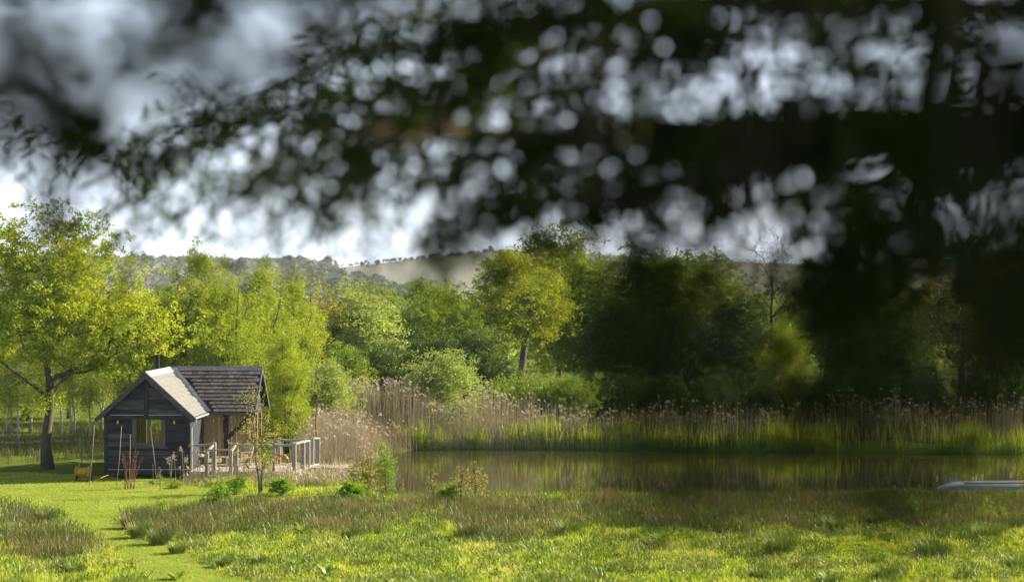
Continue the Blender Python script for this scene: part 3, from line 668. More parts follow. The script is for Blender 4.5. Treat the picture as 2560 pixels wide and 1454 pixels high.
part('jetty_beam', MB().box(jx0, jx1-.05, 81.52, 81.6, DZ-.17, DZ-.052).box(jx0, jx1-.05, 82.5, 82.6, DZ-.17, DZ-.052), M['postwood'], deck)
for x in (jx0+.6, jx1-.25):
    part('jetty_leg', MB().lathe([(.07,-1.2),(.07,DZ-.052),(0,DZ-.052)], (x, 81.7, 0), 8), M['postwood'], deck)
# things on the deck
M['cushion'] = plain('pale_cushion', (.62,.52,.40), .9)
def deck_chair(px, d, rz, label):
    x = (px-1280)*d/F; c = thing('deck_chair', label, 'chair', (x, d, DZ), 'chairs on the deck', world=False); c.rotation_euler = (0, 0, rz)
    for sx_ in (-1, 1):
        for sy_ in (-1, 1): part('leg', MB().box(sx_*.27-.025, sx_*.27+.025, sy_*.25-.025, sy_*.25+.025, 0, .38), M['oakframe'], c)
        part('armrest', MB().box(sx_*.30-.035, sx_*.30+.035, -.3, .28, .56, .6).box(sx_*.30-.02, sx_*.30+.02, -.27, -.22, .38, .56), M['oakframe'], c)
    part('seat', MB().box(-.31, .31, -.29, .29, .34, .385), M['oakframe'], c)
    part('cushion', MB().lathe([(0,.5),(.2,.495),(.28,.46),(.29,.42),(.26,.388),(0,.388)], (0,-.02,0), 12), M['cushion'], c, True)
    part('backrest', MB().prism([(-.3,.24,.36),(.3,.24,.36),(.28,.40,.86),(-.28,.40,.86)], (0,.045,0)), M['cushion'], c)
deck_chair(492, 82.4, .4, 'cushioned deck chair close against the cabin wall by the downpipe')
deck_chair(606, 82.5, -.9, 'cushioned deck chair under the dark diagonal brace')
tb = thing('low_table', 'low slatted wooden table on the deck behind the steps', 'table', ((550-1280)*82/F, 82, DZ), world=False)
for k in range(5): part('slat', MB().box(-.35, .35, -.26+k*.105, -.165+k*.105, .38, .405), M['oakframe'], tb)
for sx_ in (-1, 1):
    for sy_ in (-1, 1): part('leg', MB().box(sx_*.3-.025, sx_*.3+.025, sy_*.2-.025, sy_*.2+.025, 0, .38), M['oakframe'], tb)
lb = thing('lifebuoy', 'faded orange lifebuoy hanging from the rear deck rail', 'lifebuoy', tuple(P(705,1153,83.2)))
a = np.linspace(0, 2*PI, 25); c0 = P(705,1153,83.15)
part('ring', MB().tube(np.column_stack((c0[0]+np.cos(a)*.25, np.full(25, c0[1])+np.sin(a)*.03, c0[2]+np.sin(a)*.27)), .055, 8, False), plain('faded_orange', (.42,.13,.045), .7), lb, True)
for q in (.6, 2.4, 3.9, 5.5):
    aa = np.linspace(q-.12, q+.12, 4); part('band', MB().tube(np.column_stack((c0[0]+np.cos(aa)*.25, np.full(4, c0[1])+np.sin(aa)*.03, c0[2]+np.sin(aa)*.27)), .059, 8, False), M['cushion'], lb, True)
part('rope', MB().tube([c0+(0,.0,.3), c0+(-.02,.1,.5), c0+(-.02,.18,.62)], .012, 5), M['cushion'], lb)

# ------------------------------------------------------------------ hose reel, canes, posts, boat
yel = plain('reel_yellow', (.36,.22,.012), .45); rub = plain('tyre_rubber', (.02,.02,.02), .8)
hx, hy = GP(208, 1203)
hr = thing('hose_reel', 'yellow garden hose reel on two small wheels beside the cabin', 'hose reel', (hx, hy, 0))
for dxx in (-.30, .20):
    part('flange', MB().lathe([(0,dxx),(.25,dxx),(.27,dxx+.02),(.25,dxx+.04),(0,dxx+.04)], (hx, hy, .38), 20, 'x'), yel, hr, True)
part('drum', MB().lathe([(.17,-.26),(.20,-.2),(.20,.16),(.17,.2)], (hx, hy, .38), 16, 'x'), yel, hr, True)
part('crank_plate', MB().box(hx-.325, hx-.305, hy-.06, hy+.04, .32, .46), M['steel'], hr)
part('frame', MB().tube([(hx-.24,hy+.1,.1),(hx-.24,hy+.28,.55),(hx-.2,hy+.34,.9),(hx,hy+.35,.94),(hx+.2,hy+.34,.9),(hx+.26,hy+.28,.55),(hx+.26,hy+.1,.1)], .016, 6).bar((hx-.3,hy,.1),(hx+.38,hy,.1),.03,.03), M['oakframe'], hr)
for dxx in (-.2, .42):
    w = part('wheel', MB().lathe([(.06,-.035),(.105,-.035),(.115,0),(.105,.035),(.06,.035)], (hx+dxx-.05, hy-.05, .115), 14, 'x'), rub, hr, True)
    part('hub', MB().lathe([(0,-.03),(.06,-.03),(.06,.03),(0,.03)], (hx+dxx-.05, hy-.05, .115), 10, 'x'), M['steel'], w)
a = np.linspace(0, 1, 30)
part('hose', MB().tube(np.column_stack((hx-.4+np.sin(a*6)*.25+a*1.5, hy-.45+np.cos(a*7)*.16, np.full(30, .035))), .02, 6).tube(np.column_stack((hx-.35-a*2.2, hy+.05+np.sin(a*5)*.15, .05+.2*(1-a)**4)), .018, 6)
     .tube(np.column_stack((hx+.25+np.sin(a*5)*.1+a*.9, hy-.15-np.sin(a*3)*.35, .03+a*.25)), .018, 6), yel, hr, True)
cane = woodmat('bamboo_cane', [(.22,.17,.10), (.33,.27,.17)], .6, (4,4,2), .1, .2)
for (p0, p1, d, lab) in [((222,1225),(236,1062),76.2,'thin bamboo cane between the hose reel and the cabin'), ((291,1222),(304,1063),76.2,'tall bamboo cane before the left wall lamp'), ((322,1165),(326,1085),77,'short bamboo cane rising behind the red dock stalks'),
                     ((393,1220),(376,1068),76.4,'bamboo cane leaning across the right window pane'), ((382,1222),(382,1160),76.3,'shortest bamboo cane under the window sill'), ((426,1200),(430,1135),76.6,'bamboo cane among the bulrushes by the wall')]:
    a = P(*p0, d); b = P(*p1, d); a[2] = min(a[2], -.02)
    o = link('bamboo_cane', MB().tube([a, (a+b)/2+(.02,0,0), b], [.014,.012,.009], 6).mesh('bamboo_cane', cane, True)); tag(o, lab, 'cane', 'bamboo canes in front of the cabin')
for (px, yt, d, w, lab) in [(2235,1213,74.0,.13,'short dark stump post at the water edge, the one farther from the boat'), (2297,1211,74.0,.11,'short wooden stump post at the water edge just beside the boat')]:
    x = (px-1280)*d/F; zt = EYE-(yt-750)*d/F
    o = link('stump_post', MB().lathe([(w/2+.01,-.6),(w/2,zt-.02),(w/2*.8,zt),(0,zt)], (x,d,0), 7).mesh('stump_post', M['postwood'])); tag(o, lab, 'post', 'stump posts by the pond')
# upturned punt
bt = thing('upturned_boat', 'pale grey flat-bottomed boat lying upside down on the bank', 'boat', (19, 74, 0))
secs = np.linspace(0, 1, 22); rows = []
for t in secs:
    x = 16.45+t*5.4; e = min(t/.2, 1); h = .03+.29*math.sin(min(e, 1)*PI/2)**.8; hw = .55+.12*math.sin(min(t*1.2, 1)*PI); yo = 74.35+.35*t
    if t > .75: h -= .12*((t-.75)/.25)**2
    prof = [(-hw-.04,-.02),(-hw-.02,h*.45),(-hw+.05,h*.86),(-hw+.16,h),(-.2,h*1.02),(.2,h*1.02),(hw-.16,h),(hw-.05,h*.86),(hw+.02,h*.45),(hw+.04,-.02)]
    rows.append([(x, yo+q, z+.03) for q, z in prof])
R_ = np.array(rows); k = 10; i = np.arange(21)[:, None]*k; j = np.arange(k-1)[None]
part('hull', MB().add(R_.reshape(-1, 3), np.stack((i+j, i+k+j, i+k+j+1, i+j+1), -1).reshape(-1, 4)), plain('boat_grey', (.30,.31,.345), .5, .0, .12, 3), bt, True)
part('bow_plate', MB().add(R_[0], np.array([list(range(10))])), bpy.data.materials['boat_grey'], bt)
part('bottom_panel', MB().add((R_[4:, 3:7]+np.array([0,0,.012])).reshape(-1, 3), np.array([(i*4+j, i*4+4+j, i*4+5+j, i*4+1+j) for i in range(17) for j in range(3)])), plain('boat_bottom', (.17,.155,.155), .7, 0, .35, 2.5), bt, True)
part('rubbing_strake', MB().tube(R_[4:, 3]+(0,-.01,.01), .022, 6), M['lead_lit'], bt)
part('keel_strip', MB().tube(R_[4:, 4]+(0,0,.01), .02, 6), bpy.data.materials['boat_grey'], bt)
for q in range(6): part('rivet', MB().lathe([(0,.03),(.03,.02),(.035,0)], tuple(R_[5, 3]*(1-q/5)+R_[5, 6]*q/5), 6), M['black'], bt)

# ------------------------------------------------------------------ trees
# the oak: limbs follow the photograph (trunk forks about 3 m up, long level boughs)
def oak():
    r = np.random.default_rng(77)
    lobes = [(-.3,0,8.6,3.0,2.8,3.0), (1.6,-.3,7.4,3.2,2.6,2.6), (3.5,-.2,6.2,2.5,2.3,1.5), (-2.6,.3,7.2,2.8,2.6,2.6), (-4.2,.2,5.0,2.3,2.2,1.6), (.4,-1.4,6.0,3.2,1.8,1.7), (4.5,0,6.2,1.3,1.4,.8), (1.2,.8,9.9,1.7,1.5,1.5), (-1.9,.3,9.8,1.5,1.5,1.3), (-.3,-.2,3.0,1.0,.9,.7), (2.4,-.6,4.6,1.9,1.2,.7)]
    return gen_tree(77, 11.6, .25, lobes, 3300, 23, .12, .27, 3.1, 13, 7, .5, .38, .35, 0, .6, bark='bark', leafm='oak_leaf', wob=.085, top=.78, rough=.42)
OAK = oak()
ox, oy = (120-1280)*83.6/F, 83.6
plant_tree(OAK, 'oak_tree', 'spreading yellow-green oak with a stout trunk standing beside the cabin', 'tree', ox, oy, 0, 1.0)

BIRCH = [gen_tree(s, 7.2, .075, [(0,0,4.6,1.05,1.05,2.3),(.2,.1,3.0,1.25,1.2,1.5),(0,0,6.4,.55,.55,.9)], 520, 18, .10, .30, 1.0, 9, 4, .3, .5, .2, .5, .6, hang=.5, bark='bark_birch', leafm='birch_leaf', stems=st, top=.95, rough=.3) for s, st in ((11,1),(12,2))]
WILLOW = [gen_tree(s, 9.0, .10, lb_, 1500, 22, .125, .36, .8, 12, 6, .3, .42, .3, .12, .42, hang=.12, bark='bark', leafm='willow_leaf', stems=st, top=.9, rough=.35) for s, st, lb_ in
    ((31,2,[(0,0,3.2,2.2,2.0,2.4),(.3,0,5.6,1.8,1.7,2.2),(-.5,.2,7.2,1.1,1.1,1.6),(.1,0,8.4,.55,.55,1.0)]), (32,3,[(-.3,0,3.0,2.4,2.1,2.4),(.7,0,5.2,2.0,1.8,2.1),(-.8,0,6.4,1.5,1.4,1.7),(.6,0,7.6,1.1,1.0,1.2)]))]
ROUND = [gen_tree(s, 9.0, .2, lb_, 1600, 17, .165, .38, 1.4, 12, 5, .35, .36, .4, 0, .6, bark='bark', leafm='mid_leaf', stems=st, top=.8, rough=.38) for s, st, lb_ in
    ((51,1,[(0,0,6.0,2.9,2.7,2.6),(1.2,.2,4.2,2.4,2.2,1.9),(-1.3,-.2,4.4,2.3,2.1,1.9),(.3,-.8,3.0,2.4,1.8,1.6),(0,0,7.7,1.5,1.5,1.2)]),
     (52,2,[(0,0,5.4,3.2,2.8,2.2),(-1.8,0,4.0,2.0,1.9,1.9),(1.7,.3,4.6,2.1,2.0,2.2),(-.3,-.9,2.6,2.5,1.9,1.6),(.6,0,7.4,1.9,1.7,1.3),(-1.0,.2,6.9,1.5,1.5,1.3)]))]
CENTRE = gen_tree(61, 10.4, .3, [(.1,0,7.6,2.9,2.6,2.4),(-1.6,0,6.6,1.7,1.7,1.6),(1.9,0,6.2,1.8,1.7,1.9),(.6,0,9.2,1.7,1.6,1.2),(2.3,-.2,4.0,1.3,1.2,.8),(-.2,-.9,5.6,2.0,1.3,1.1),(-2.3,0,8.0,.8,.8,.7)], 2300, 16, .16, .34, 2.6, 11, 6, .4, .4, .4, 0, .45, bark='bark', leafm='mid_leaf', stems=2, top=.8, rough=.42)
SPARSE = gen_tree(62, 9.0, .24, [(0,0,6.6,3.0,2.6,2.3),(-1.5,0,5.2,2.0,1.8,1.6),(1.9,0,5.8,1.9,1.7,1.7),(0,-.4,3.6,1.6,1.4,1.2)], 620, 11, .16, .33, 1.8, 12, 7, .9, .4, .4, 0, .6, bark='bark', leafm='olive_leaf', top=.8, rough=.4, wob=.11)
BARE = gen_tree(63, 12.8, .24, [(0,0,10.0,2.4,2.2,2.6),(-.8,0,8.0,2.0,1.8,2.0),(.9,0,8.2,2.0,1.8,2.0)], 1100, 2, .07, .25, 4.0, 12, 9, 1.0, .4, .4, 0, .6, bark='bark', leafm='olive_leaf', top=.72, rough=.35, wob=.05)
BUSH = [gen_tree(s, 4.2, .06, lb_, 700, 14, .17, .33, .2, 9, 4, .3, .45, .3, .1, .45, bark='bark_pale', leafm='dark_leaf', stems=3, top=.8, rough=.35) for s, lb_ in
    ((71,[(0,0,1.7,2.2,2.0,1.6),(.5,0,2.9,1.4,1.4,1.2),(-.7,.1,2.5,1.3,1.2,1.2)]), (72,[(0,0,1.4,2.6,2.0,1.3),(1.1,0,2.2,1.4,1.3,1.3),(-1.0,0,2.5,1.4,1.3,1.5)]))]
PALEBUSH = gen_tree(73, 4.5, .07, [(0,0,1.9,2.1,2.0,1.7),(.2,0,3.0,1.6,1.5,1.3),(-.6,0,3.2,1.0,1.0,1.1),(.9,-.1,2.3,1.3,1.2,1.2)], 1300, 15, .13, .28, .2, 12, 5, .3, .42, .25, -.35, .38, bark='bark_pale', leafm='pale_leaf', stems=4, top=.85, rough=.3)

rt = np.random.default_rng(90)
def T(kind, px, d, H, name, label, cat='tree', leafm=None, group=None, wide=1.0, base_h=None, z=0.):
    x = (px-1280)*d/F
    return plant_tree(kind, name, label, cat, x, d, z, H/base_h, rt.uniform(0, 2*PI), leafm, group, wide)
# birches behind the oak
for (px, d, h, k, lab) in [(-40,101,7.0,0,'white-stemmed birch cut by the edge of the view beyond the oak'), (22,103,6.8,1,'slender twin-stemmed birch standing well clear of the oak trunk'), (42,99,6.6,0,'white birch with the brightest stem beside the oak trunk'),
        (75,108,7.6,0,'birch half hidden behind the oak trunk'), (150,106,7.4,0,'thin birch just right of the oak trunk'), (182,104,6.9,1,'pair of white birch stems between oak and hose reel'), (224,100,6.7,0,'white birch stem nearest the cabin wall'), (250,109,7.5,1,'birch rising behind the cabin eaves')]:
    T(BIRCH[k], px, d, h, 'birch_tree', lab, group='birches behind the oak', base_h=7.2)
for (px, d, h, k, lab) in [(-90,116,9,0,'leafy tree at the very edge behind the birches'), (60,118,8.6,1,'leafy tree filling the gap behind the oak trunk'), (170,120,8.4,0,'green tree rising behind the birch pair'), (290,116,8.2,1,'green tree behind the cabin gable peak')]:
    T(WILLOW[k], px, d, h, 'willow_tree', lab, leafm='birch_leaf', group='trees closing the gap behind the birches', wide=1.25, base_h=9)
# bright willows behind the cabin
for (px, d, h, k, lm, wd, lab) in [(425,99,8.2,1,'willow_leaf',1.0,'bright willow between the oak crown and the cabin flue'), (497,100,10.2,0,'birch_leaf',.85,'tallest thin spire of foliage behind the cabin ridge'), (575,97,9.0,1,'willow_leaf',1.0,'broad lime-green willow right behind the cabin roof'),
        (655,101,9.3,0,'birch_leaf',1.05,'pale lime willow behind the roof end'), (715,93,6.4,1,'willow_leaf',.95,'brightest yellow-green willow leaning past the roof end'), (740,104,8.6,0,'willow_leaf',.9,'narrow willow beside the bare-limbed olive oak'), (350,104,7.8,0,'birch_leaf',1.1,'light green willow behind the flue and gable')]:
    T(WILLOW[k], px, d, h, 'willow_tree', lab, leafm=lm, group='bright willows behind the cabin', wide=wd, base_h=9)
T(SPARSE, 800, 112, 9.3, 'oak_tree', 'thinly leaved olive oak with dark twisted limbs above the reeds', base_h=9, wide=1.05)
T(PALEBUSH, 822, 97, 4.7, 'willow_bush', 'grey-green bushy willow at the left edge of the reeds', 'bush', base_h=4.5, wide=.85)
sap = gen_tree(81, 4.6, .035, [(0,0,3.4,.35,.35,1.0)], 60, 5, .08, .15, 1.2, 5, 3, .6, .5, .4, 0, .5, bark='bark', leafm='pale_leaf', top=.98)
T(sap, 792, 86, 4.7, 'sapling', 'thin dark sapling stem rising beside the deck corner post', base_h=4.6)
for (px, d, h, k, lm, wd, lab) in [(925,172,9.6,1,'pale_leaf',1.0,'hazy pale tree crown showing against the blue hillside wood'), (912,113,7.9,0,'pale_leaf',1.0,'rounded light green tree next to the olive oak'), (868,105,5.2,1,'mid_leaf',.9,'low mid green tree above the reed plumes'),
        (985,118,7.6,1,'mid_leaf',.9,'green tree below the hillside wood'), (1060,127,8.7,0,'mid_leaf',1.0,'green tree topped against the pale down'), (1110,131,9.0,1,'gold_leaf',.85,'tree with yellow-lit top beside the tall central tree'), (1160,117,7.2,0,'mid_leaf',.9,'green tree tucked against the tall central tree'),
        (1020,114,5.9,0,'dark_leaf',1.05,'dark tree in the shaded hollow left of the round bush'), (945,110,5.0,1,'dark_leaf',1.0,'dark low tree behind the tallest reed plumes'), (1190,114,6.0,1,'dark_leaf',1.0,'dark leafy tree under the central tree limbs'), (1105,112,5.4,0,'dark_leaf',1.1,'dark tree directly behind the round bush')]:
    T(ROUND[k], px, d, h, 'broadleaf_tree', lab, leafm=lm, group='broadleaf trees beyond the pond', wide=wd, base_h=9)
T(CENTRE, 1298, 121, 10.6, 'broadleaf_tree', 'tall central tree with bare forked trunk and golden lower boughs', leafm='gold_leaf', base_h=10.4, wide=1.14)
T(PALEBUSH, 1108, 104.0, 5.0, 'willow_bush', 'big round grey-green bush standing in the reeds', 'bush', base_h=4.5, wide=1.08)
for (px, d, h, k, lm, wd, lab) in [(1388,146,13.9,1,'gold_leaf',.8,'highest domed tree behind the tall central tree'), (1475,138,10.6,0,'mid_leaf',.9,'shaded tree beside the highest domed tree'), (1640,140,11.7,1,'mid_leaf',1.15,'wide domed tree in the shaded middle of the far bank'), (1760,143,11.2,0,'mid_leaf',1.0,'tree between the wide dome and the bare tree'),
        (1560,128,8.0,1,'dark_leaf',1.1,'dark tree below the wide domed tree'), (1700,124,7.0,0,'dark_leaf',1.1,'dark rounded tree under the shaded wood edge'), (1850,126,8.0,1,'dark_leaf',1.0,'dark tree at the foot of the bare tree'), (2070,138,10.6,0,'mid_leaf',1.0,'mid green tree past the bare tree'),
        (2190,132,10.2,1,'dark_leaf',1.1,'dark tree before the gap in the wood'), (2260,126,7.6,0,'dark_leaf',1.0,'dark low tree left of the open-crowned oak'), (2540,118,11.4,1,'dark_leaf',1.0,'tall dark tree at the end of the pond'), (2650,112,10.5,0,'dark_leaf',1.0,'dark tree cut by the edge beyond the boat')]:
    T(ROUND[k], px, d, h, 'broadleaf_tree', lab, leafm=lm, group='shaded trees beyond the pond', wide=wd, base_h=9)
T(BARE, 1930, 126, 12.9, 'bare_tree', 'leafless twiggy tree standing up above the shaded wood', base_h=12.8)
T(WILLOW[1], 1960, 113, 6.3, 'willow_tree', 'sunlit lime willow glowing in the dark wood', leafm='willow_leaf', base_h=9, wide=1.25)
T(SPARSE, 2410, 112, 11.0, 'oak_tree', 'open-crowned oak with sky showing through beyond the boat', base_h=9)
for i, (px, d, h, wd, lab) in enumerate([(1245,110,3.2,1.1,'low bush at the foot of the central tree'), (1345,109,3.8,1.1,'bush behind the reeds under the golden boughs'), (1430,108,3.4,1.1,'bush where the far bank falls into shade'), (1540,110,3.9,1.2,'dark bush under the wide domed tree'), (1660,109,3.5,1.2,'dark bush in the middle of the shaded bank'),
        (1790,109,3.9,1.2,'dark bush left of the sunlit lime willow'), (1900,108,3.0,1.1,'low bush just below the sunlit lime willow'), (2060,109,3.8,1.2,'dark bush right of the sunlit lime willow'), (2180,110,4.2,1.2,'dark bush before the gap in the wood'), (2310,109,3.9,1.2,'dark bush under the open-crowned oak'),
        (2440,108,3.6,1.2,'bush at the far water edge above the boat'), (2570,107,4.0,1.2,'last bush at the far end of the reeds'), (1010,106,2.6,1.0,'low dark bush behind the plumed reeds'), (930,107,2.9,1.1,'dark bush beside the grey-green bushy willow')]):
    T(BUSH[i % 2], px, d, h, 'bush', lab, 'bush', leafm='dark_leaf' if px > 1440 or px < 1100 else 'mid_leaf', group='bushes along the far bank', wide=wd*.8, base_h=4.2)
# far tree screen behind everything on the valley floor
r2 = np.random.default_rng(44); n = 150; fx_ = r2.uniform(-75, 85, n); fy_ = r2.uniform(168, 300, n)
k = ~((fx_/fy_ > -.10) & (fx_/fy_ < -.025)); fx_, fy_ = fx_[k], fy_[k]
wv, wf = crowns(np.column_stack((fx_, fy_, np.full(len(fx_), 0.0))), r2.uniform(7.0, 9.5, len(fx_)), 420, .032, r2, 1.1)
link('valley_wood', mk_mesh('valley_wood', wv, [wf], M['mid_leaf']), None, 'stuff')

# sapling group in front of the deck, shrubs along the bank
sap1 = gen_tree(82, 4.3, .04, [(.1,0,2.0,.95,.9,1.3),(.35,0,3.4,.6,.5,.9),(-.1,0,1.3,.8,.8,.7)], 230, 7, .07, .17, .5, 10, 6, .9, .5, .4, 0, .55, bark='bark', leafm='bud_leaf', stems=2, top=.95)
T(sap1, 652, 73.6, 4.4, 'sapling', 'young twin-stemmed tree with yellowish buds before the deck', 'sapling', base_h=4.3)
twg = gen_tree(83, 1.6, .018, [(0,0,.9,.55,.5,.75)], 110, 5, .07, .12, .15, 9, 4, .9, .5, .4, 0, .55, bark='bark', leafm='bud_leaf', stems=4, top=.95)
lush = gen_tree(84, .8, .02, [(0,0,.35,.55,.5,.38),(.2,0,.5,.3,.3,.3)], 220, 10, .10, .12, .05, 6, 3, .3, .45, .5, 0, .5, bark='bark_pale', leafm='shrub_leaf', stems=3, top=.8)
leafy = gen_tree(85, 2.2, .025, [(0,0,.9,.75,.7,.8),(.3,0,1.7,.25,.2,.5)], 330, 8, .09, .16, .2, 8, 4, .5, .45, .4, 0, .5, bark='bark_pale', leafm='willow_leaf', stems=4, top=.95)
for (m_, px, py, h, bh, wd, nm, lm, lab) in [(lush,590,1236,.75,.8,.8,'shrub',None,'bright green clump at the foot of the deck steps'), (lush,546,1264,.8,.8,1.0,'shrub',None,'dense green mound on the mown strip nearest the cabin'), (lush,702,1238,.75,.8,1.15,'shrub',None,'bright green mound beside the budding young tree'),
        (lush,885,1254,.85,.8,1.0,'shrub',None,'dark green mound in front of the pale bank bush'), (lush,1120,1256,.75,.8,1.1,'shrub',None,'bright green mound at the water edge under yellow twigs'), (leafy,915,1240,1.75,2.2,1.4,'bank_bush','bud_leaf','pale yellow-green bush on the bank by the jetty end'),
        (leafy,966,1238,2.3,2.2,.55,'bank_bush','shrub_leaf','upright leafy shoot beside the pale bank bush'), (twg,1150,1258,1.3,1.6,1.1,'twiggy_shrub',None,'twiggy yellow-leaved shrub above the bright green mound'), (twg,1192,1262,1.5,1.6,1.0,'twiggy_shrub',None,'taller twiggy yellow shrub standing against the water'), (twg,1082,1260,1.2,1.6,.8,'twiggy_shrub',None,'thin leaning twiggy shrub nearest the bank bush'),
        (twg,1347,1256,.85,1.6,.55,'twiggy_shrub','willow_leaf','small forked leafy shoot alone at the water edge'), (twg,1005,1262,.9,1.6,.4,'twiggy_shrub','bud_leaf','single spindly shoot between jetty bush and twiggy shrubs'), (twg,1450,1256,1.2,1.6,.5,'twiggy_shrub','bud_leaf','faint reddish shoot standing in the shaded water edge'),
        (leafy,2283,1300,1.0,2.2,.7,'bank_bush','shrub_leaf','leafy nettle clump before the stump posts'), (leafy,2190,1310,.8,2.2,.9,'bank_bush','shrub_leaf','low leafy clump in the dark rushes'), (leafy,2575,1235,1.6,2.2,.8,'bank_bush','bud_leaf','yellow-green bush at the edge beyond the boat'), (leafy,2500,1290,.5,2.2,1.0,'bank_bush','shrub_leaf','low bright leafy plant in front of the boat'),
        (twg,400,1228,.9,1.6,.5,'twiggy_shrub','pale_leaf','small leafy shoot under the cabin window'), (lush,440,1220,.3,.8,1.6,'shrub','willow_leaf','straggly low weeds below the bulrushes')]:
    x, d = GP(px, py); T(m_, px, d, h, nm, lab, 'shrub', leafm=lm, base_h=bh, wide=wd, group='shrubs along the near bank')

# ------------------------------------------------------------------ reeds
def stalks(x, y, z0, h, r, w=.016, lean=.10, plume=True, pw=.05):
    n = len(x); an = r.uniform(0, 2*PI, n); ln = r.normal(0, lean, n); d = np.column_stack((np.cos(an)*ln, np.sin(an)*ln, np.ones(n)))
    b = np.column_stack((x, y, z0)); t = b+d*h[:, None]; s = np.column_stack((np.ones(n)*w/2, np.zeros(n), np.zeros(n)))
    m_ = (b+t)/2+np.column_stack((r.normal(0, .02, n), r.normal(0, .02, n), np.zeros(n)))
    V = np.stack((b-s, b+s, m_+s, m_-s, t+s*.5, t-s*.5), 1).reshape(-1, 3); i = np.arange(n)*6
    Fq = np.concatenate((np.stack((i, i+1, i+2, i+3), 1), np.stack((i+3, i+2, i+4, i+5), 1)))
    if not plume: return V, Fq, None, None
    # plume: three drooping kites at the tip
    q = 4; c = np.repeat(t, q, 0); an = np.repeat(r.uniform(-.6, 1.4, n), q)+r.normal(0, .7, n*q)
    dirn = np.column_stack((-np.cos(an)*.55, np.sin(an)*.4, r.uniform(-.15, 1.0, n*q))); dirn = norm(dirn)
    L_ = r.uniform(.10, .24, n*q)[:, None]; sd = norm(np.cross(dirn, unit(n*q, r)))*pw/2*r.uniform(.5, 1.2, n*q)[:, None]
    pv = np.stack((c-dirn*.05, c+dirn*L_*.5+sd, c+dirn*L_+np.array([[0,0,-.04]]), c+dirn*L_*.5-sd), 1).reshape(-1, 3)
    return V, Fq, pv, np.arange(n*q*4).reshape(-1, 4)
r3 = np.random.default_rng(101)
RX_, RY_, RH_, RL_ = [], [], [], []
def reed_patch(n, xf, yf, hf, lean=.08, plume_p=1.0):
    x = xf(n); y = yf(n); k = ~inpoly(x, y, POND) | (polydist(x, y, POND) < .25+.45*snoise(np.column_stack((x, y)), .9)+r3.normal(0, .2, n))
    x, y = x[k], y[k]; kk = (x < 1.5) | (y < 99) | (r3.uniform(size=len(x)) < .5); x, y = x[kk], y[kk]; RX_.append(x); RY_.append(y); RH_.append(hf(x, y)); RL_.append(np.full(len(x), lean))
cl = lambda x, y, s=.5: snoise(np.column_stack((x, y)), s)
# far bank
reed_patch(5600, lambda n: r3.uniform(-11, 30, n), lambda n: np.abs(r3.normal(0, 1.9, n))+100.2, lambda x, y: np.clip(np.interp(x, [-11,-8,-5.2,-3.9,-2,2,6,30], [2.45,2.6,2.2,1.55,1.8,1.45,1.3,1.5])*(1+.2*cl(x, y, .45)+.1*cl(x, y, 1.6))+r3.normal(0, .28, len(x))+np.clip(y-100, 0, 3)*.1, .5, 3.2), .09)
# by the deck and in front of it
reed_patch(3400, lambda n: r3.uniform(-9.6, -4.8, n), lambda n: r3.uniform(83.8, 99, n), lambda x, y: np.clip(1.45*(1+.25*cl(x, y, .7))+r3.normal(0, .22, len(x)), .7, 2.7)*np.interp(x, [-9.6,-7.4,-5.6], [1.15,1.05,.8]), .12)
reed_patch(1300, lambda n: r3.uniform(-9.4, -5.7, n), lambda n: r3.uniform(76.2, 81.3, n), lambda x, y: np.clip(np.where(x > -8.9, .62, 1)*np.interp(y, [76.2,78.5,80], [.5,.36,.3])*(1+.35*cl(x, y, 1.0))+r3.normal(0, .13, len(x)), .15, .95), .16)
reed_patch(300, lambda n: r3.uniform(-13.3, -9.2, n), lambda n: r3.uniform(76.2, 78.9, n), lambda x, y: np.clip(.42*(1+.3*cl(x, y, 1.0))+r3.normal(0, .14, len(x)), .15, .8), .13)
reed_patch(110, lambda n: r3.uniform(-13.1, -9.6, n), lambda n: r3.uniform(76.6, 78.2, n), lambda x, y: r3.uniform(.5, 1.5, len(x)), .16)
x = np.concatenate(RX_); y = np.concatenate(RY_); h = np.concatenate(RH_)
V, Fq, pv, pf = stalks(x, y, np.maximum(ground_z(x, y), -.6), h, r3)
link('dry_reeds', mk_mesh('dry_reeds', V, [Fq], M['reed_dry']), None, 'stuff')
k = np.repeat(np.repeat(r3.uniform(size=len(x)) < np.where((y > 99) & (x > 0), .22, np.where(y > 99, .30, np.where(y > 83.5, .16, .09))), 4), 4)
pv = pv[k]; link('reed_plumes', mk_mesh('reed_plumes', pv, [np.arange(len(pv)).reshape(-1, 4)], M['plume']), None, 'stuff')
# dead leaves low in the reeds
n = 9000; x = np.concatenate((r3.uniform(-9, 30, n//2), r3.uniform(-9.5, -5.6, n//2))); y = np.concatenate((np.abs(r3.normal(0, .9, n//2))+99.9, r3.uniform(76.4, 99, n//2)))
k = ~inpoly(x, y, POND) | (polydist(x, y, POND) < .35); k &= ~((x < -8.2) & (y > 79) & (y < 84)); x, y = x[k], y[k]
bv, bf = blades(np.column_stack((x, y, np.maximum(ground_z(x, y), -.55))), np.where((y < 84), r3.uniform(.2, .6, len(x)), r3.uniform(.35, 1.1, len(x))), .03, .35, r3)
link('dead_reed_litter', mk_mesh('dead_reed_litter', bv, [bf], M['reed_dry']), None, 'stuff')
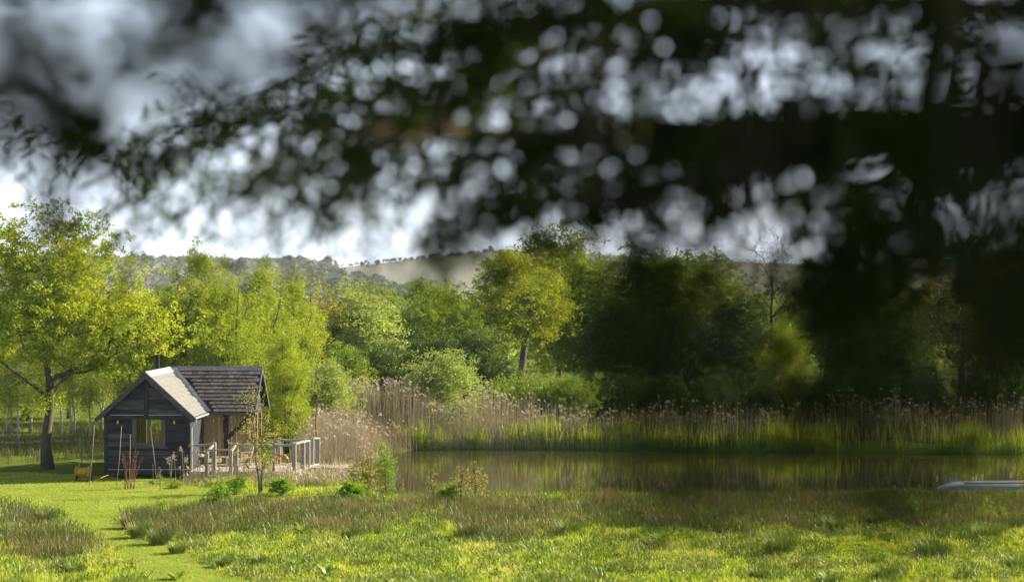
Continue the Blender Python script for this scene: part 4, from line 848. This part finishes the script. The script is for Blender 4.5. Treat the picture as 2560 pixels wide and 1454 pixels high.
# green shoots along the far waterline
n = 12500; x = r3.uniform(-7.2, 30, n); y = np.abs(r3.normal(0, 1.0, n))+99.6+cl(x, x*0, .4)*.25
dens = np.clip(.42+.62*cl(x, y*0, .55), .05, 1); k = (r3.uniform(size=n) < dens); x, y = x[k], y[k]
ylim = np.interp(x, POND[13:18, 0][::-1], POND[13:18, 1][::-1]); y = y-99.9+ylim
h = np.clip(r3.normal(1.08, .30, len(x))*(1+.3*cl(x, y, .8)), .3, 1.9)*np.where(x > 1.5, 1.12, .95)
bv, bf = blades(np.column_stack((x, y, np.full(len(x), -.4))), h, .035, .2, r3)
link('green_reeds', mk_mesh('green_reeds', bv, [bf], M['reed_green']), None, 'stuff')
n = 9000; x = r3.uniform(-1, 31, n); y = np.abs(r3.normal(0, 1.5, n))+100.6; k = r3.uniform(size=n) < np.clip(.6+.5*cl(x, y, .4), .15, 1)*np.clip((x+1)/4, 0, 1); x, y = x[k], y[k]
bv, bf = blades(np.column_stack((x, y, np.full(len(x), -.2))), np.clip(r3.normal(1.25, .3, len(x))*(1+.25*cl(x, y, .5)), .3, 2.1), .035, .3, r3)
link('bank_sedge', mk_mesh('bank_sedge', bv, [bf], M['rush']), None, 'stuff')
# cattails near the boat and by the cabin wall
M['cattail'] = leafmat('cattail_fluff', [(.38,.31,.20), (.5,.42,.29)], .2, 0, 2)
for (px, yt, d, yb, lab) in [(2343,1186,74.6,1215,'pale fluffy cattail standing alone beyond the boat bow'), (2432,1190,74.9,1213,'cattail with a ragged head behind the boat, first of a close pair'), (2439,1187,75.1,1213,'straighter cattail of the close pair behind the boat'), (2455,1183,75.3,1210,'tallest bent cattail behind the boat'), (2526,1178,75.4,1212,'cattail next to the yellow-green bush beyond the boat')]:
    a = P(px, yt, d); t = thing('cattail', lab, 'cattail', (a[0], d, -.4), 'cattails behind the boat')
    part('stem', MB().tube([(a[0]-.05,d,-.4),(a[0]-.02,d,(a[2]-.4)/2),(a[0],d,a[2])], [.01,.009,.007], 5), M['reed_dry'], t)
    part('head', MB().lathe([(0,.0),(.03,-.03),(.045,-.12),(.04,-.22),(.02,-.27),(0,-.28)], tuple(a), 7), M['cattail'], t, True)
for (px, yt, py, lab) in [(421,1150,1216,'drooping reed head before the cabin wall, lowest of the set'), (434,1142,1216,'bushy reed head left of the tallest one by the wall'), (453,1122,1214,'tallest fluffy reed head before the cabin wall'), (464,1148,1214,'thin reed head closest to the downpipe')]:
    d = 76.6; a = P(px, yt, d); x0 = a[0]+.1; t = thing('reed_stem', lab, 'reed', (x0, d, 0), 'tall reeds before the cabin wall')
    part('stem', MB().tube([(x0,d,-.03),(x0-.03,d,a[2]*.5),(a[0]+.02,d,a[2])], [.012,.01,.007], 5), M['reed_dry'], t)
    c = a+r3.normal(0, 1, (34, 3))*np.array([.045,.045,.07]); lv, lf = leaf_quads(c, .09, r3, 0, .4, .5)
    o = link('plume', mk_mesh('plume', lv, [lf], M['plume']), t)
# dry red dock stalks
t = thing('dried_dock', 'rust-red dried dock stalks clustered under the cabin window', 'plant', (*GP(322, 1222), 0))
gx, gd = GP(322, 1222); r4 = np.random.default_rng(8)
for k in range(11):
    x0 = gx+r4.uniform(-.2, .25); ln = r4.normal(.02, .12); hh = r4.uniform(1.0, 1.62)*(.8 if k % 3 == 0 else 1)
    pts = np.array([(x0, gd+r4.uniform(-.1,.1), -.03), (x0+ln*.4*hh, gd, hh*.5), (x0+ln*hh, gd, hh)])
    st = part('stalk', MB().tube(pts, [.013,.01,.006], 5), M['dock_dry'], t)
    tt = r4.uniform(.45, 1.0, 46)[:26]; c = np.column_stack([np.interp(tt, [0,.5,1], pts[:, q]) for q in range(3)])+r4.normal(0, .024, (26, 3))
    lv, lf = leaf_quads(c, .042, r4, 0, .6); link('seed_head', mk_mesh('seed_head', lv, [lf], M['dock_dry']), st, 'stuff')

# ------------------------------------------------------------------ meadow grass, rushes and tussocks
RUSH = [np.array([GP(*q) for q in pts]) for pts in (
    [(300,1290),(520,1262),(900,1262),(1500,1252),(1500,1330),(1240,1352),(1000,1328),(880,1352),(700,1330),(560,1336),(430,1362),(340,1335)],
    [(-60,1292),(60,1284),(165,1296),(120,1318),(-60,1322)], [(-60,1336),(120,1330),(240,1352),(285,1395),(60,1404),(-60,1400)],
    [(1500,1246),(1900,1250),(2620,1242),(2620,1330),(2300,1325),(2120,1318),(1900,1335),(1650,1330),(1500,1330)])]
def in_rush(x, y):
    k = np.zeros(len(x), bool)
    for p in RUSH: k |= inpoly(x, y, p)
    return k
rg = np.random.default_rng(55)
def scatter(n, y0, y1, half=.285):
    y = np.sqrt(rg.uniform(y0**2, y1**2, n)); return rg.uniform(-half, half, n)*y, y
def on_ground(x, y): return np.column_stack((x, y, ground_z(x, y)-.02))
# lush short meadow grass in tufts
nt_ = 30000; tx_, ty_ = scatter(nt_, 47.5, 75.5)
k = ~inpoly(tx_, ty_, PATH) & ~inpoly(tx_, ty_, POND); tx_, ty_ = tx_[k], ty_[k]
hh = .13*(1+.45*snoise(np.column_stack((tx_, ty_)), 1.1))*rg.uniform(.6, 1.5, len(tx_)); hh = np.clip(hh, .04, .34)
q = 8; bx = np.repeat(tx_, q)+rg.normal(0, .075, len(tx_)*q); by = np.repeat(ty_, q)+rg.normal(0, .075, len(tx_)*q)
bv, bf = blades(on_ground(bx, by), np.repeat(hh, q)*rg.uniform(.6, 1.3, len(bx)), .02, .75, rg, .5)
link('meadow_grass', mk_mesh('meadow_grass', bv, [bf], M['grass']), None, 'stuff')
x, y = scatter(3400, 47.5, 73); k = ~inpoly(x, y, PATH) & ~inpoly(x, y, POND) & (snoise(np.column_stack((x, y)), 1.0) < .5); x, y = x[k], y[k]
q = 30; sz = np.repeat(rg.uniform(.08, .34, len(x))**1.15, q); bx = np.repeat(x, q)+rg.normal(0, 1, len(x)*q)*sz; by = np.repeat(y, q)+rg.normal(0, 1, len(x)*q)*sz
bv, bf = blades(on_ground(bx, by), np.clip(sz*rg.uniform(.6, 1.7, len(bx)), .06, .42), .03, .8, rg, .5)
link('meadow_herbs', mk_mesh('meadow_herbs', bv, [bf], M['tussock']), None, 'stuff')
# dead thatch and pale stems
x, y = scatter(26000, 47.5, 75); k = ~inpoly(x, y, PATH) & ~inpoly(x, y, POND) & (snoise(np.column_stack((x, y)), .9) > .15); x, y = x[k], y[k]
bv, bf = blades(on_ground(x, y), rg.uniform(.08, .36, len(x)), .018, .9, rg, .5)
link('dead_grass', mk_mesh('dead_grass', bv, [bf], M['dead_grass']), None, 'stuff')
# mown lawn
x = rg.uniform(-26, -4, 150000); y = rg.uniform(48, 84, 150000); k = inpoly(x, y, PATH) & (np.abs(x) < .285*y); x, y = x[k], y[k]
z = ground_z(x, y)+.015
bv, bf = blades(np.column_stack((x, y, z)), rg.uniform(.02, .07, len(x)), .022, .8, rg, .4)
link('mown_grass', mk_mesh('mown_grass', bv, [bf], M['lawn']), None, 'stuff')
# rushes
def rush_patch(n, y0, y1, hm, name, extra=None, half=.285, mat='rush'):
    x, y = scatter(n, y0, y1, half); k = (in_rush(x, y) if extra is None else extra(x, y)) & ~inpoly(x, y, POND) & ~inpoly(x, y, PATH)
    dn_ = np.clip(.62+.6*snoise(np.column_stack((x, y)), .8), .12, 1); k &= rg.uniform(size=n) < dn_; x, y = x[k], y[k]
    q = 7; bx = np.repeat(x, q)+rg.normal(0, .10, len(x)*q); by = np.repeat(y, q)+rg.normal(0, .10, len(x)*q)
    h = np.repeat(hm*(1+.25*snoise(np.column_stack((x, y)), .9)), q)*rg.uniform(.55, 1.25, len(bx))
    bv, bf = blades(on_ground(bx, by), np.clip(h, .1, 1.2), .017, .38, rg, .3)
    link(name, mk_mesh(name, bv, [bf], M[mat]), None, 'stuff')
rush_patch(26000, 53, 73.6, .46, 'rushes')
rush_patch(9000, 84.5, 108, .75, 'rough_grass', lambda x, y: (x < -13.6) & ((x < -17.3) | (y > 88.5)) & (y > 85.6+.4*snoise(np.column_stack((x, x*0)), .8)), .3)
rush_patch(3200, 70.2, 74.4, .2, 'bank_grass', lambda x, y: (x > -6.5), .285, 'grass')
rush_patch(3600, 74.5, 78.2, .26, 'cabin_verge_grass', lambda x, y: (x > -19) & (x < -5.8) & (snoise(np.column_stack((x, y)), .9) > -.6), .285, 'grass')
rush_patch(2600, 71.2, 73.6, .30, 'bank_rushes', lambda x, y: (x > -5.4) & (snoise(np.column_stack((x, y)), 1.2) > .2), .285, 'tussock')
# single tussocks
def tussock(px, py, w, h, label, mat='tussock', n=420, lean=.55):
    x, y = GP(px, py); r = np.random.default_rng(int(px*7+py)); a = r.uniform(0, 2*PI, n); rd = np.sqrt(r.uniform(0, 1, n))*w*.32
    b = np.column_stack((x+np.cos(a)*rd, y+np.sin(a)*rd, np.zeros(n))); b[:, 2] = ground_z(b[:, 0], b[:, 1])-.02
    hh = h*r.uniform(.5, 1.1, n); ln = lean*r.uniform(.1, 1.2, n)
    d = np.column_stack((np.cos(a), np.sin(a), np.zeros(n))); t = b+d*(hh*ln)[:, None]; t[:, 2] += hh; m_ = b+d*(hh*ln*.3)[:, None]; m_[:, 2] += hh*.55
    s = norm(np.column_stack((-np.sin(a), np.cos(a), np.zeros(n)))+unit(n, r)*.5)*.009
    v = np.stack((b, m_+s, t, m_-s), 1).reshape(-1, 3)
    o = link('tussock', mk_mesh('tussock', v, [np.arange(n*4).reshape(-1, 4)], M[mat])); tag(o, label, 'tussock', 'rush tussocks in the meadow')
for a in [(1955,1388,1.3,.62,'wide dark green tussock in the bright grass below the shaded rushes'), (2092,1332,.85,.55,'round upright green tussock at the edge of the shaded rushes'), (2335,1388,1.5,.5,'long spiky tussock in front of the boat meadow'), (2190,1318,.8,.42,'small tussock beside the round upright one'), (2470,1350,1.3,.5,'dark tussock at the rush edge below the boat'),
          (2210,1450,.7,.4,'tussock at the bottom of the bright grass, right part'), (2075,1460,.8,.42,'pale-tipped tussock at the bottom margin'), (1640,1372,.8,.35,'ragged tussock where the shade meets bright grass'), (650,1408,.7,.32,'small dark tussock in bright grass past the path bend'), (400,1362,1.0,.55,'grey-green tussock overhanging the mown path bend'),
          (350,1345,.9,.6,'tussock leaning over the path above the bend'), (330,1322,.9,.55,'silvery tussock where the path opens to the lawn'), (445,1385,.8,.4,'low dead-looking tussock beside the path'), (120,1310,.9,.5,'green tussock on the near side of the lawn'), (1170,1345,1.4,.55,'silvery rush tussock in the middle of the meadow'), (1420,1340,1.2,.5,'dark rush tussock left of the deep shade'),
          (880,1350,1.0,.42,'green tussock at the lower edge of the brown rushes'), (1900,1448,.8,.34,'tufted clump low in the shaded grass'), (2545,1420,1.0,.4,'dark clump at the corner of the meadow'), (560,1418,.6,.3,'dark tuft on the path bank'), (190,1432,.8,.35,'clump by the path in the corner meadow')]:
    tussock(*a, mat='rush' if a[4].startswith(('silvery','grey')) else 'tussock')
# dock plants: rosettes of big leaves, each leaf its own piece
dm = leafmat('dock_leaf', [(.07,.14,.01), (.115,.19,.014), (.17,.24,.03)], .35, .06, 1.5)
def dock(px, py, s, label, n=14):
    x, y = GP(px, py); z = float(ground_z(np.array([x]), np.array([y]))[0]); t = thing('dock_plant', label, 'plant', (x, y, z), 'dock plants in the meadow'); r = np.random.default_rng(int(px+py*3))
    for k in range(n):
        a = r.uniform(0, 2*PI); l = s*r.uniform(.6, 1.1); el = r.uniform(.5, 1.25); u = np.array([math.cos(a), math.sin(a), 0]); sd = np.array([-math.sin(a), math.cos(a), 0]); w = l*.16
        rows = []
        for q in np.linspace(0, 1, 5):
            e = el-q*.75; c = np.array([x, y, z])+u*l*q*math.cos(el-.3*q)+np.array([0, 0, l*q*math.sin(el)*(1-.28*q)]); ww = w*math.sin(PI*(.08+.9*q))
            rows += [c+sd*ww+np.array([0,0,ww*.3]), c, c-sd*ww+np.array([0,0,ww*.3])]
        f = [(i*3+j, i*3+j+1, i*3+4+j, i*3+3+j) for i in range(4) for j in range(2)]
        part('leaf', MB().add(rows, np.array(f)), dm, t, True)
for a in [(757,1344,.55,'broad-leaved dock plant standing in the brown rushes'), (440,1452,.5,'low dock leaves beside the path at the bottom'), (1240,1440,.35,'dock rosette low in the bright middle grass'), (815,1446,.45,'dock leaves near the bottom below the brown rushes'), (742,1420,.35,'small dock on the bright bank'), (118,1365,.4,'dock plant among the rushes left of the path'), (1650,1362,.5,'shaded dock plant under the dark rushes'),
          (1520,1432,.35,'dock rosette where the shade begins at the bottom'), (2060,1445,.35,'dock leaves among pale tufts'), (410,1262,.4,'dock leaves on the strip before the cabin'), (2500,1268,.45,'large bright dock leaves before the boat'), (10,1360,.4,'dock leaves at the meadow edge by the margin'), (1320,1385,.3,'tiny dock rosette in the middle of the bright grass'), (1010,1400,.3,'lone small dock in open bright grass')]:
    dock(*a)
# yellow and white flowers
def flowers(name, n, col, h, yr, sz):
    x, y = scatter(n, *yr); k = ~inpoly(x, y, PATH) & ~inpoly(x, y, POND) & (snoise(np.column_stack((x, y)), .5) > .1); x, y = x[k], y[k]
    c = on_ground(x, y); c[:, 2] += rg.uniform(.6, 1.2, len(x))*h; lv, lf = leaf_quads(c, sz, rg, 2., 1.)
    link(name, mk_mesh(name, lv, [lf], plain(name, col, .8)), None, 'stuff')
flowers('buttercups', 260, (.65,.42,.02), .2, (48, 66), .045)
flowers('daisies', 140, (.75,.75,.72), .12, (48, 70), .04)
# ------------------------------------------------------------------ the tree the picture is taken under
rn = np.random.default_rng(303)
host = thing('overhanging_tree', 'dark out-of-focus tree whose leafy boughs hang across the view', 'tree', (7.0, -2.5, 5.6))
hp_ = np.array([(7.0,-2.5,5.2),(6.9,-2.4,7.2),(6.6,-2.1,9.2),(6.4,-1.8,11.5),(6.3,-1.7,13.5)])
tk = MB().tube(hp_, [.55,.42,.36,.28,.16], 12)
for e in [(2.5,3.5,12.5),(6.5,5,12.8),(9.5,1.5,12),(1.5,-3,12),(5,-6,12),(-2,1,12.4),(4.5,2,10.6),(9,5,11)]:
    tk.tube(curve(hp_[int(rn.integers(1, 4))], e, rn, 7, .08, .04), np.linspace(.2, .04, 7), 7)
part('trunk', tk, M['bark'], host, True)
# crown overhead, behind and beside the camera, unseen, added to shade the near leaves
lob = np.array([(6.5,0,12,6.5,6.0,2.8),(0,-2.5,11.3,5.5,5.0,2.2),(8.5,4.5,10.8,3.8,4.5,3.2),(7.5,6.0,8.2,3.4,4.0,2.6),(3.0,-6.0,9.2,6,3.0,3.6),(-4.5,-4,8.6,3.0,4,3.2),(-3.0,2.0,12.2,4,4,1.8)])
n = 9500; li = rn.choice(len(lob), n, p=[.24,.17,.16,.14,.13,.08,.08]); d = unit(n, rn); c = lob[li, :3]+d*(rn.uniform(0, 1, n)**.4)[:, None]*lob[li, 3:]
yy = np.maximum(c[:, 1], 0)
k = ~((c[:, 1] > -.6) & (np.abs(c[:, 0]) < .30*yy+.55) & (c[:, 2] < EYE+.18*yy+.45)) & (c[:, 2] > 6.2)
c = c[k]; q = 4; cc = np.repeat(c, q, 0)+rn.normal(0, .22, (len(c)*q, 3))
lv, lf = leaf_quads(cc, .30, rn, .4, .7); link('crown', mk_mesh('shade_crown', lv, [lf], M['near_leaf']), host, 'stuff')

def spray(pts, tw_n, tw_len, per, leaf, spread, seed, aspect=.42, droop=.5, brad=.012, tip=True, t0=0.0, curl=.7, name='bough', tuft=0.0):
    """a bough through pixel/depth points, side twigs along it and leaves along every twig"""
    r = np.random.default_rng(seed); c = np.array([P(*p) for p in pts]); m = len(c)
    u = np.linspace(0, 1, 14); tk = np.linspace(0, 1, m); bl = np.column_stack([np.interp(u, tk, c[:, q]) for q in range(3)])
    bl[1:-1] += r.normal(0, .006*np.linalg.norm(c[-1]-c[0]), (12, 3))
    b = MB().tube(bl, np.linspace(brad, brad*.35, 14), 6)
    ax = norm(np.gradient(bl, axis=0)); C = []; A = []
    for k in range(tw_n):
        t = r.uniform(t0, 1)**.9; i = t*13; i0 = int(min(i, 12)); s = bl[i0]*(1-(i-i0))+bl[i0+1]*(i-i0)
        d = ax[i0]*r.uniform(.2, 1)+r.normal(0, spread, 3); d[2] -= r.uniform(0, droop); d /= np.linalg.norm(d)
        ln = tw_len*r.uniform(.5, 1.25); tw = np.array([s, s+d*ln*.5+r.normal(0, .05, 3)*ln, s+d*ln+np.array([0, 0, -.18*ln])])
        b.tube(tw, [brad*.3, brad*.2, brad*.1], 3, False)
        if tuft:
            for v0 in (r.uniform(.3, .65), 1.0):
                p0 = np.array([np.interp(v0, [0, .5, 1], tw[:, q]) for q in range(3)])
                for _ in range(per//2+1):
                    la = d*.5+r.normal(0, .8, 3); la /= np.linalg.norm(la); C.append(p0+r.normal(0, tuft, 3)*.75+la*leaf*.3); A.append(la)
            continue
        for v in np.linspace(.12, 1.02, per):
            p = np.array([np.interp(v, [0, .5, 1], tw[:, q]) for q in range(3)]); la = d*r.uniform(.3, 1)+r.normal(0, curl, 3); la /= np.linalg.norm(la)
            C.append(p+la*leaf*.5); A.append(la)
    # the bough carries on, outside the view, to a limb of the tree
    s0 = bl[0]; tgt = np.array([6.6, -2.1, 9.0])+r.normal(0, .15, 3)
    if s0[0] > .25*s0[1]: mids = [s0+(tgt-s0)*.35*np.array([1, .6, .2]), s0+(tgt-s0)*.7*np.array([1, 1, .6])]
    else: mids = [np.array([s0[0], s0[1]*.82, EYE+.21*s0[1]+.55]), np.array([s0[0]*.5+2.2, s0[1]*.3, EYE+1.9])]
    q4 = np.array([s0]+mids+[tgt]); tq = np.linspace(0, 1, 12); con = np.column_stack([np.interp(tq, np.linspace(0, 1, 4), q4[:, q]) for q in range(3)])
    con[1:-1] = (con[:-2]+2*con[1:-1]+con[2:])/4
    b.tube(con, np.linspace(brad, max(brad*2.2, .03), 12), 6)
    dsp = float(np.linalg.norm(tgt-s0)); nl = int(26*dsp)
    pt = r.uniform(0, 1, nl); lp = np.column_stack([np.interp(pt, tq, con[:, q]) for q in range(3)])+r.normal(0, .14, (nl, 3))
    lk = (lp[:, 1] > .05) & (np.abs(lp[:, 0]) < .275*lp[:, 1]+.16) & (lp[:, 2] < EYE+.162*lp[:, 1]+.16) | (np.linalg.norm(lp-np.array([0, 0, EYE]), axis=1) < .7)
    lp = lp[~lk]; C += list(lp); A += list(unit(len(lp), r))
    lv, lf = leaf_quads(np.array(C), np.concatenate((np.full(len(C)-len(lp), leaf), np.full(len(lp), .075))), r, .3, aspect, .25, np.array(A))
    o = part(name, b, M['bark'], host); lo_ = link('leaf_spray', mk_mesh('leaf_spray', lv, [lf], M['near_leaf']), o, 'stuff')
# far-left veil close to the lens
spray([(-350,-160,1.35),(-60,40,1.35),(160,210,1.35),(330,250,1.4)], 9, .09, 5, .045, .5, 1, brad=.004)
spray([(1000,-120,1.35),(800,90,1.4),(560,90,1.4),(300,200,1.45),(230,330,1.5)], 10, .07, 5, .042, .5, 2, brad=.003)
spray([(-250,150,1.6),(0,190,1.6),(190,230,1.6)], 6, .07, 4, .042, .5, 3, brad=.004)
spray([(-300,60,1.7),(100,120,1.7),(420,60,1.75),(640,160,1.8)], 12, .08, 5, .045, .6, 31, .5, .5, .004)
spray([(900,20,1.9),(620,190,1.9),(400,250,1.9),(120,330,1.95)], 12, .08, 5, .045, .5, 32, .5, .5, .004)
spray([(-200,280,2.4),(60,300,2.4),(280,300,2.5)], 9, .09, 5, .05, .5, 33, .45, .5, .004)
for k, (y0, d) in enumerate(((-70, 2.2), (-30, 2.6), (-60, 3.2))):
    spray([(-100,y0,d),(600,y0+20,d),(1300,y0,d),(1900,y0-10,d),(2700,y0,d)], 26, .14, 8, .037, .45, 40+k, .45, .3, .008)
spray([(800,-60,3.4),(1000,30,3.4),(1180,60,3.5),(1400,20,3.5)], 34, .16, 7, .055, .45, 44, .4, .4, .008)
spray([(1500,230,5.2),(1150,250,5.6),(850,300,6),(560,360,6.5),(300,400,7)], 60, .32, 9, .07, .35, 45, .24, .5, .009, curl=.35)
spray([(1400,330,4.6),(1150,390,4.8),(900,420,5),(650,480,5.4),(420,545,5.6)], 18, .27, 9, .065, .35, 46, .26, .5, .008, curl=.35)
spray([(-400,20,.95),(100,40,.95),(500,30,.95),(950,20,1.0)], 21, .045, 6, .019, .6, 80, .5, .3, .0015)
spray([(-400,200,.95),(0,190,.95),(350,190,1.0),(700,230,1.05)], 14, .045, 6, .019, .6, 81, .5, .3, .0015)
# feathery drooping sprays further out
spray([(1500,60,5.2),(1150,170,5.6),(900,230,6),(620,300,6.5),(330,330,7),(-60,350,7.2)], 86, .36, 10, .072, .35, 4, .26, .5, .012, curl=.35)
spray([(1350,200,5.2),(1050,280,5.8),(800,370,6.2),(560,450,6.5),(390,520,6.6)], 62, .34, 10, .072, .35, 5, .26, .6, .010, curl=.35)
spray([(1200,150,5.4),(900,260,6),(640,330,6.4),(420,390,6.6),(290,420,6.8)], 50, .30, 10, .07, .35, 6, .26, .5, .009, curl=.35)
spray([(1250,-40,5.4),(1000,60,5.6),(820,160,6.2),(600,240,6.5)], 44, .32, 9, .07, .4, 7, .26, .4, .009, curl=.35)
spray([(1350,330,3.4),(1120,420,3.6),(900,520,3.8),(760,610,3.9),(670,650,4)], 11, .17, 7, .06, .35, 8, .3, .5, .007, curl=.4)
spray([(1450,400,2.8),(1250,470,2.9),(1160,510,3.0),(1130,545,3.0)], 8, .12, 6, .05, .4, 9, .35, .6, .006)
# the main mass
spray([(2800,400,4.30),(2400,350,4.30),(2000,340,4.47),(1600,345,4.64),(1250,340,4.99),(880,330,4.59)], 51, 0.258, 13, 0.055, .42, 10, .45, .25, 0.0378, tuft=0.039)
spray([(2800,300,4.47),(2300,290,4.47),(1900,300,4.47),(1500,290,4.82),(1100,270,5.50)], 26, 0.224, 13, 0.055, .4, 11, .45, .2, 0.0206, tuft=0.039)
spray([(2700,60,3.96),(2300,0,3.96),(1950,10,4.13),(1600,30,4.30),(1250,70,4.82),(850,150,4.59)], 66, 0.241, 13, 0.055, .45, 12, .45, .3, 0.0206, tuft=0.039)
spray([(1900,-60,4.13),(1700,70,4.30),(1500,150,4.47),(1250,230,4.99)], 29, 0.206, 12, 0.054, .45, 13, .45, .3, 0.0138, tuft=0.038)
spray([(2500,380,3.96),(2150,400,3.96),(1850,430,4.13),(1550,500,4.30),(1300,500,4.47)], 37, 0.206, 13, 0.054, .42, 14, .45, .35, 0.0206, tuft=0.038)
spray([(2350,330,3.61),(2200,450,3.61),(2130,560,3.61),(2060,650,3.61)], 37, 0.172, 13, 0.055, .45, 15, .45, .5, 0.0155, tuft=0.039)
spray([(2000,350,3.96),(1800,470,3.96),(1700,560,3.96),(1620,590,3.96)], 13, 0.172, 12, 0.050, .45, 16, .4, .5, 0.0103, tuft=0.035)
spray([(2800,480,3.44),(2600,520,3.44),(2450,600,3.44),(2330,640,3.44)], 24, 0.189, 12, 0.055, .5, 17, .45, .5, 0.0138, tuft=0.039)
spray([(2750,360,3.78),(2500,330,3.78),(2250,390,3.78)], 18, 0.206, 13, 0.055, .45, 18, .5, .3, 0.0241, tuft=0.039)
spray([(2700,330,4.30),(2100,310,4.47),(1700,320,4.64),(1200,330,5.16),(900,350,4.46)], 18, 0.206, 13, 0.054, .4, 50, .45, .25, 0.0241, tuft=0.038)
spray([(2300,360,4.13),(1900,400,4.30),(1600,410,4.47),(1300,420,4.82)], 24, 0.189, 13, 0.051, .4, 51, .45, .3, 0.0172, tuft=0.036)
spray([(1500,470,4.13),(1350,510,4.13),(1200,530,4.30),(1080,560,4.47)], 14, 0.155, 12, 0.050, .4, 52, .42, .4, 0.0103, tuft=0.035)
spray([(2500,20,4.30),(2000,-10,4.30),(1500,50,4.47),(1100,110,4.99)], 20, 0.189, 12, 0.051, .45, 53, .45, .3, 0.0172, tuft=0.036)
spray([(1300,120,4.86),(1150,230,5.00),(1000,330,5.13),(880,420,5.27)], 33, 0.258, 13, 0.055, .4, 54, .35, .4, 0.0138, tuft=0.039)
spray([(2500,150,4.13),(2000,180,4.13),(1600,190,4.30),(1250,200,4.82)], 26, 0.189, 12, 0.046, .5, 70, .42, .3, 0.0103, tuft=0.033)
spray([(2300,90,4.13),(2000,110,4.13),(1750,100,4.30),(1450,130,4.82)], 16, 0.172, 12, 0.046, .5, 71, .42, .3, 0.0086, tuft=0.033)
spray([(2400,450,3.96),(2000,470,4.13),(1650,470,4.30),(1250,450,4.64)], 29, 0.172, 12, 0.046, .5, 72, .42, .35, 0.0103, tuft=0.033)
spray([(2100,500,3.78),(1800,510,3.96),(1450,500,4.30),(1150,520,4.64)], 9, 0.138, 11, 0.046, .5, 73, .42, .3, 0.0069, tuft=0.033)
spray([(2550,430,3.78),(2400,480,3.78),(2250,560,3.78)], 10, 0.155, 11, 0.046, .5, 74, .42, .3, 0.0069, tuft=0.033)
# the big dark limb on the right, close to the lens
spray([(3000,-100,1.2),(2700,80,1.2),(2500,200,1.2),(2380,330,1.25)], 16, .07, 9, 0.037, .5, 19, .55, .4, .012)
spray([(2900,250,1.3),(2650,300,1.3),(2450,330,1.35),(2250,300,1.4)], 16, .07, 9, 0.033, .5, 20, .55, .4, .010)
spray([(2900,600,1.3),(2650,640,1.3),(2500,760,1.3)], 14, .06, 9, 0.033, .5, 21, .55, .4, .006)
# low veil in front of the far bank
spray([(3000,700,1.08),(2500,740,1.08),(2150,700,1.08),(1800,730,1.12),(1530,700,1.15)], 23, 0.032, 5, 0.024, .4, 22, .55, .4, .004)
spray([(3000,880,1.01),(2600,880,1.01),(2250,860,1.04),(2150,900,1.04)], 16, 0.040, 5, 0.026, .45, 23, .55, .4, .004)
spray([(2400,960,1.08),(2100,980,1.08),(1800,960,1.08),(1600,930,1.12),(1500,860,1.15)], 16, 0.032, 5, 0.024, .4, 24, .55, .5, .003)
spray([(1880,780,1.08),(1760,840,1.08),(1620,800,1.12),(1500,780,1.15)], 7, 0.032, 5, 0.024, .45, 25, .55, .4, .003)
spray([(2500,1010,1.1),(2200,1020,1.1),(1950,1040,1.1),(1750,1060,1.15)], 7, .045, 5, .03, .5, 26, .5, .3, .002)
spray([(2400,1200,.9),(2150,1190,.9),(1850,1210,.9),(1600,1230,.95)], 6, .04, 4, .022, .5, 27, .5, .3, .0015)

spray([(2800,1070,1.0),(2300,1080,1.0),(1900,1090,1.0),(1480,1080,1.05)], 38, .035, 6, .016, .5, 61, .5, .2, .0015)
spray([(2700,1280,1.0),(2300,1270,1.0),(1900,1290,1.0),(1560,1290,1.05)], 32, .03, 6, .015, .5, 62, .5, .1, .0012)
spray([(2800,1160,1.0),(2200,1180,1.0),(1700,1180,1.05)], 26, .03, 6, .015, .5, 63, .5, .2, .0012)
spray([(2500,690,1.1),(2100,690,1.1),(1500,690,1.15)], 20, .03, 7, .019, .4, 64, .5, .2, .0015)
spray([(2500,960,1.1),(2050,990,1.1),(1480,960,1.15)], 19, .03, 7, .018, .4, 65, .5, .2, .0015)
spray([(1850,740,1.1),(1700,850,1.1),(1500,880,1.15)], 8, .03, 7, .018, .4, 66, .5, .2, .0015)

# ------------------------------------------------------------------ air
hz = MB().box(-4500, 4500, -70, 5200, -3.0, 110).mesh('haze', None)
m, nt, N, L = mat_new('haze'); pv_ = N.new('ShaderNodeVolumePrincipled'); pv_.inputs['Color'].default_value = (.78,.88,1,1); pv_.inputs['Density'].default_value = .00009; pv_.inputs['Anisotropy'].default_value = .0
o = N.new('ShaderNodeOutputMaterial'); L.new(pv_.outputs[0], o.inputs['Volume']); hz.materials.append(m)
link('haze', hz, None, 'stuff')
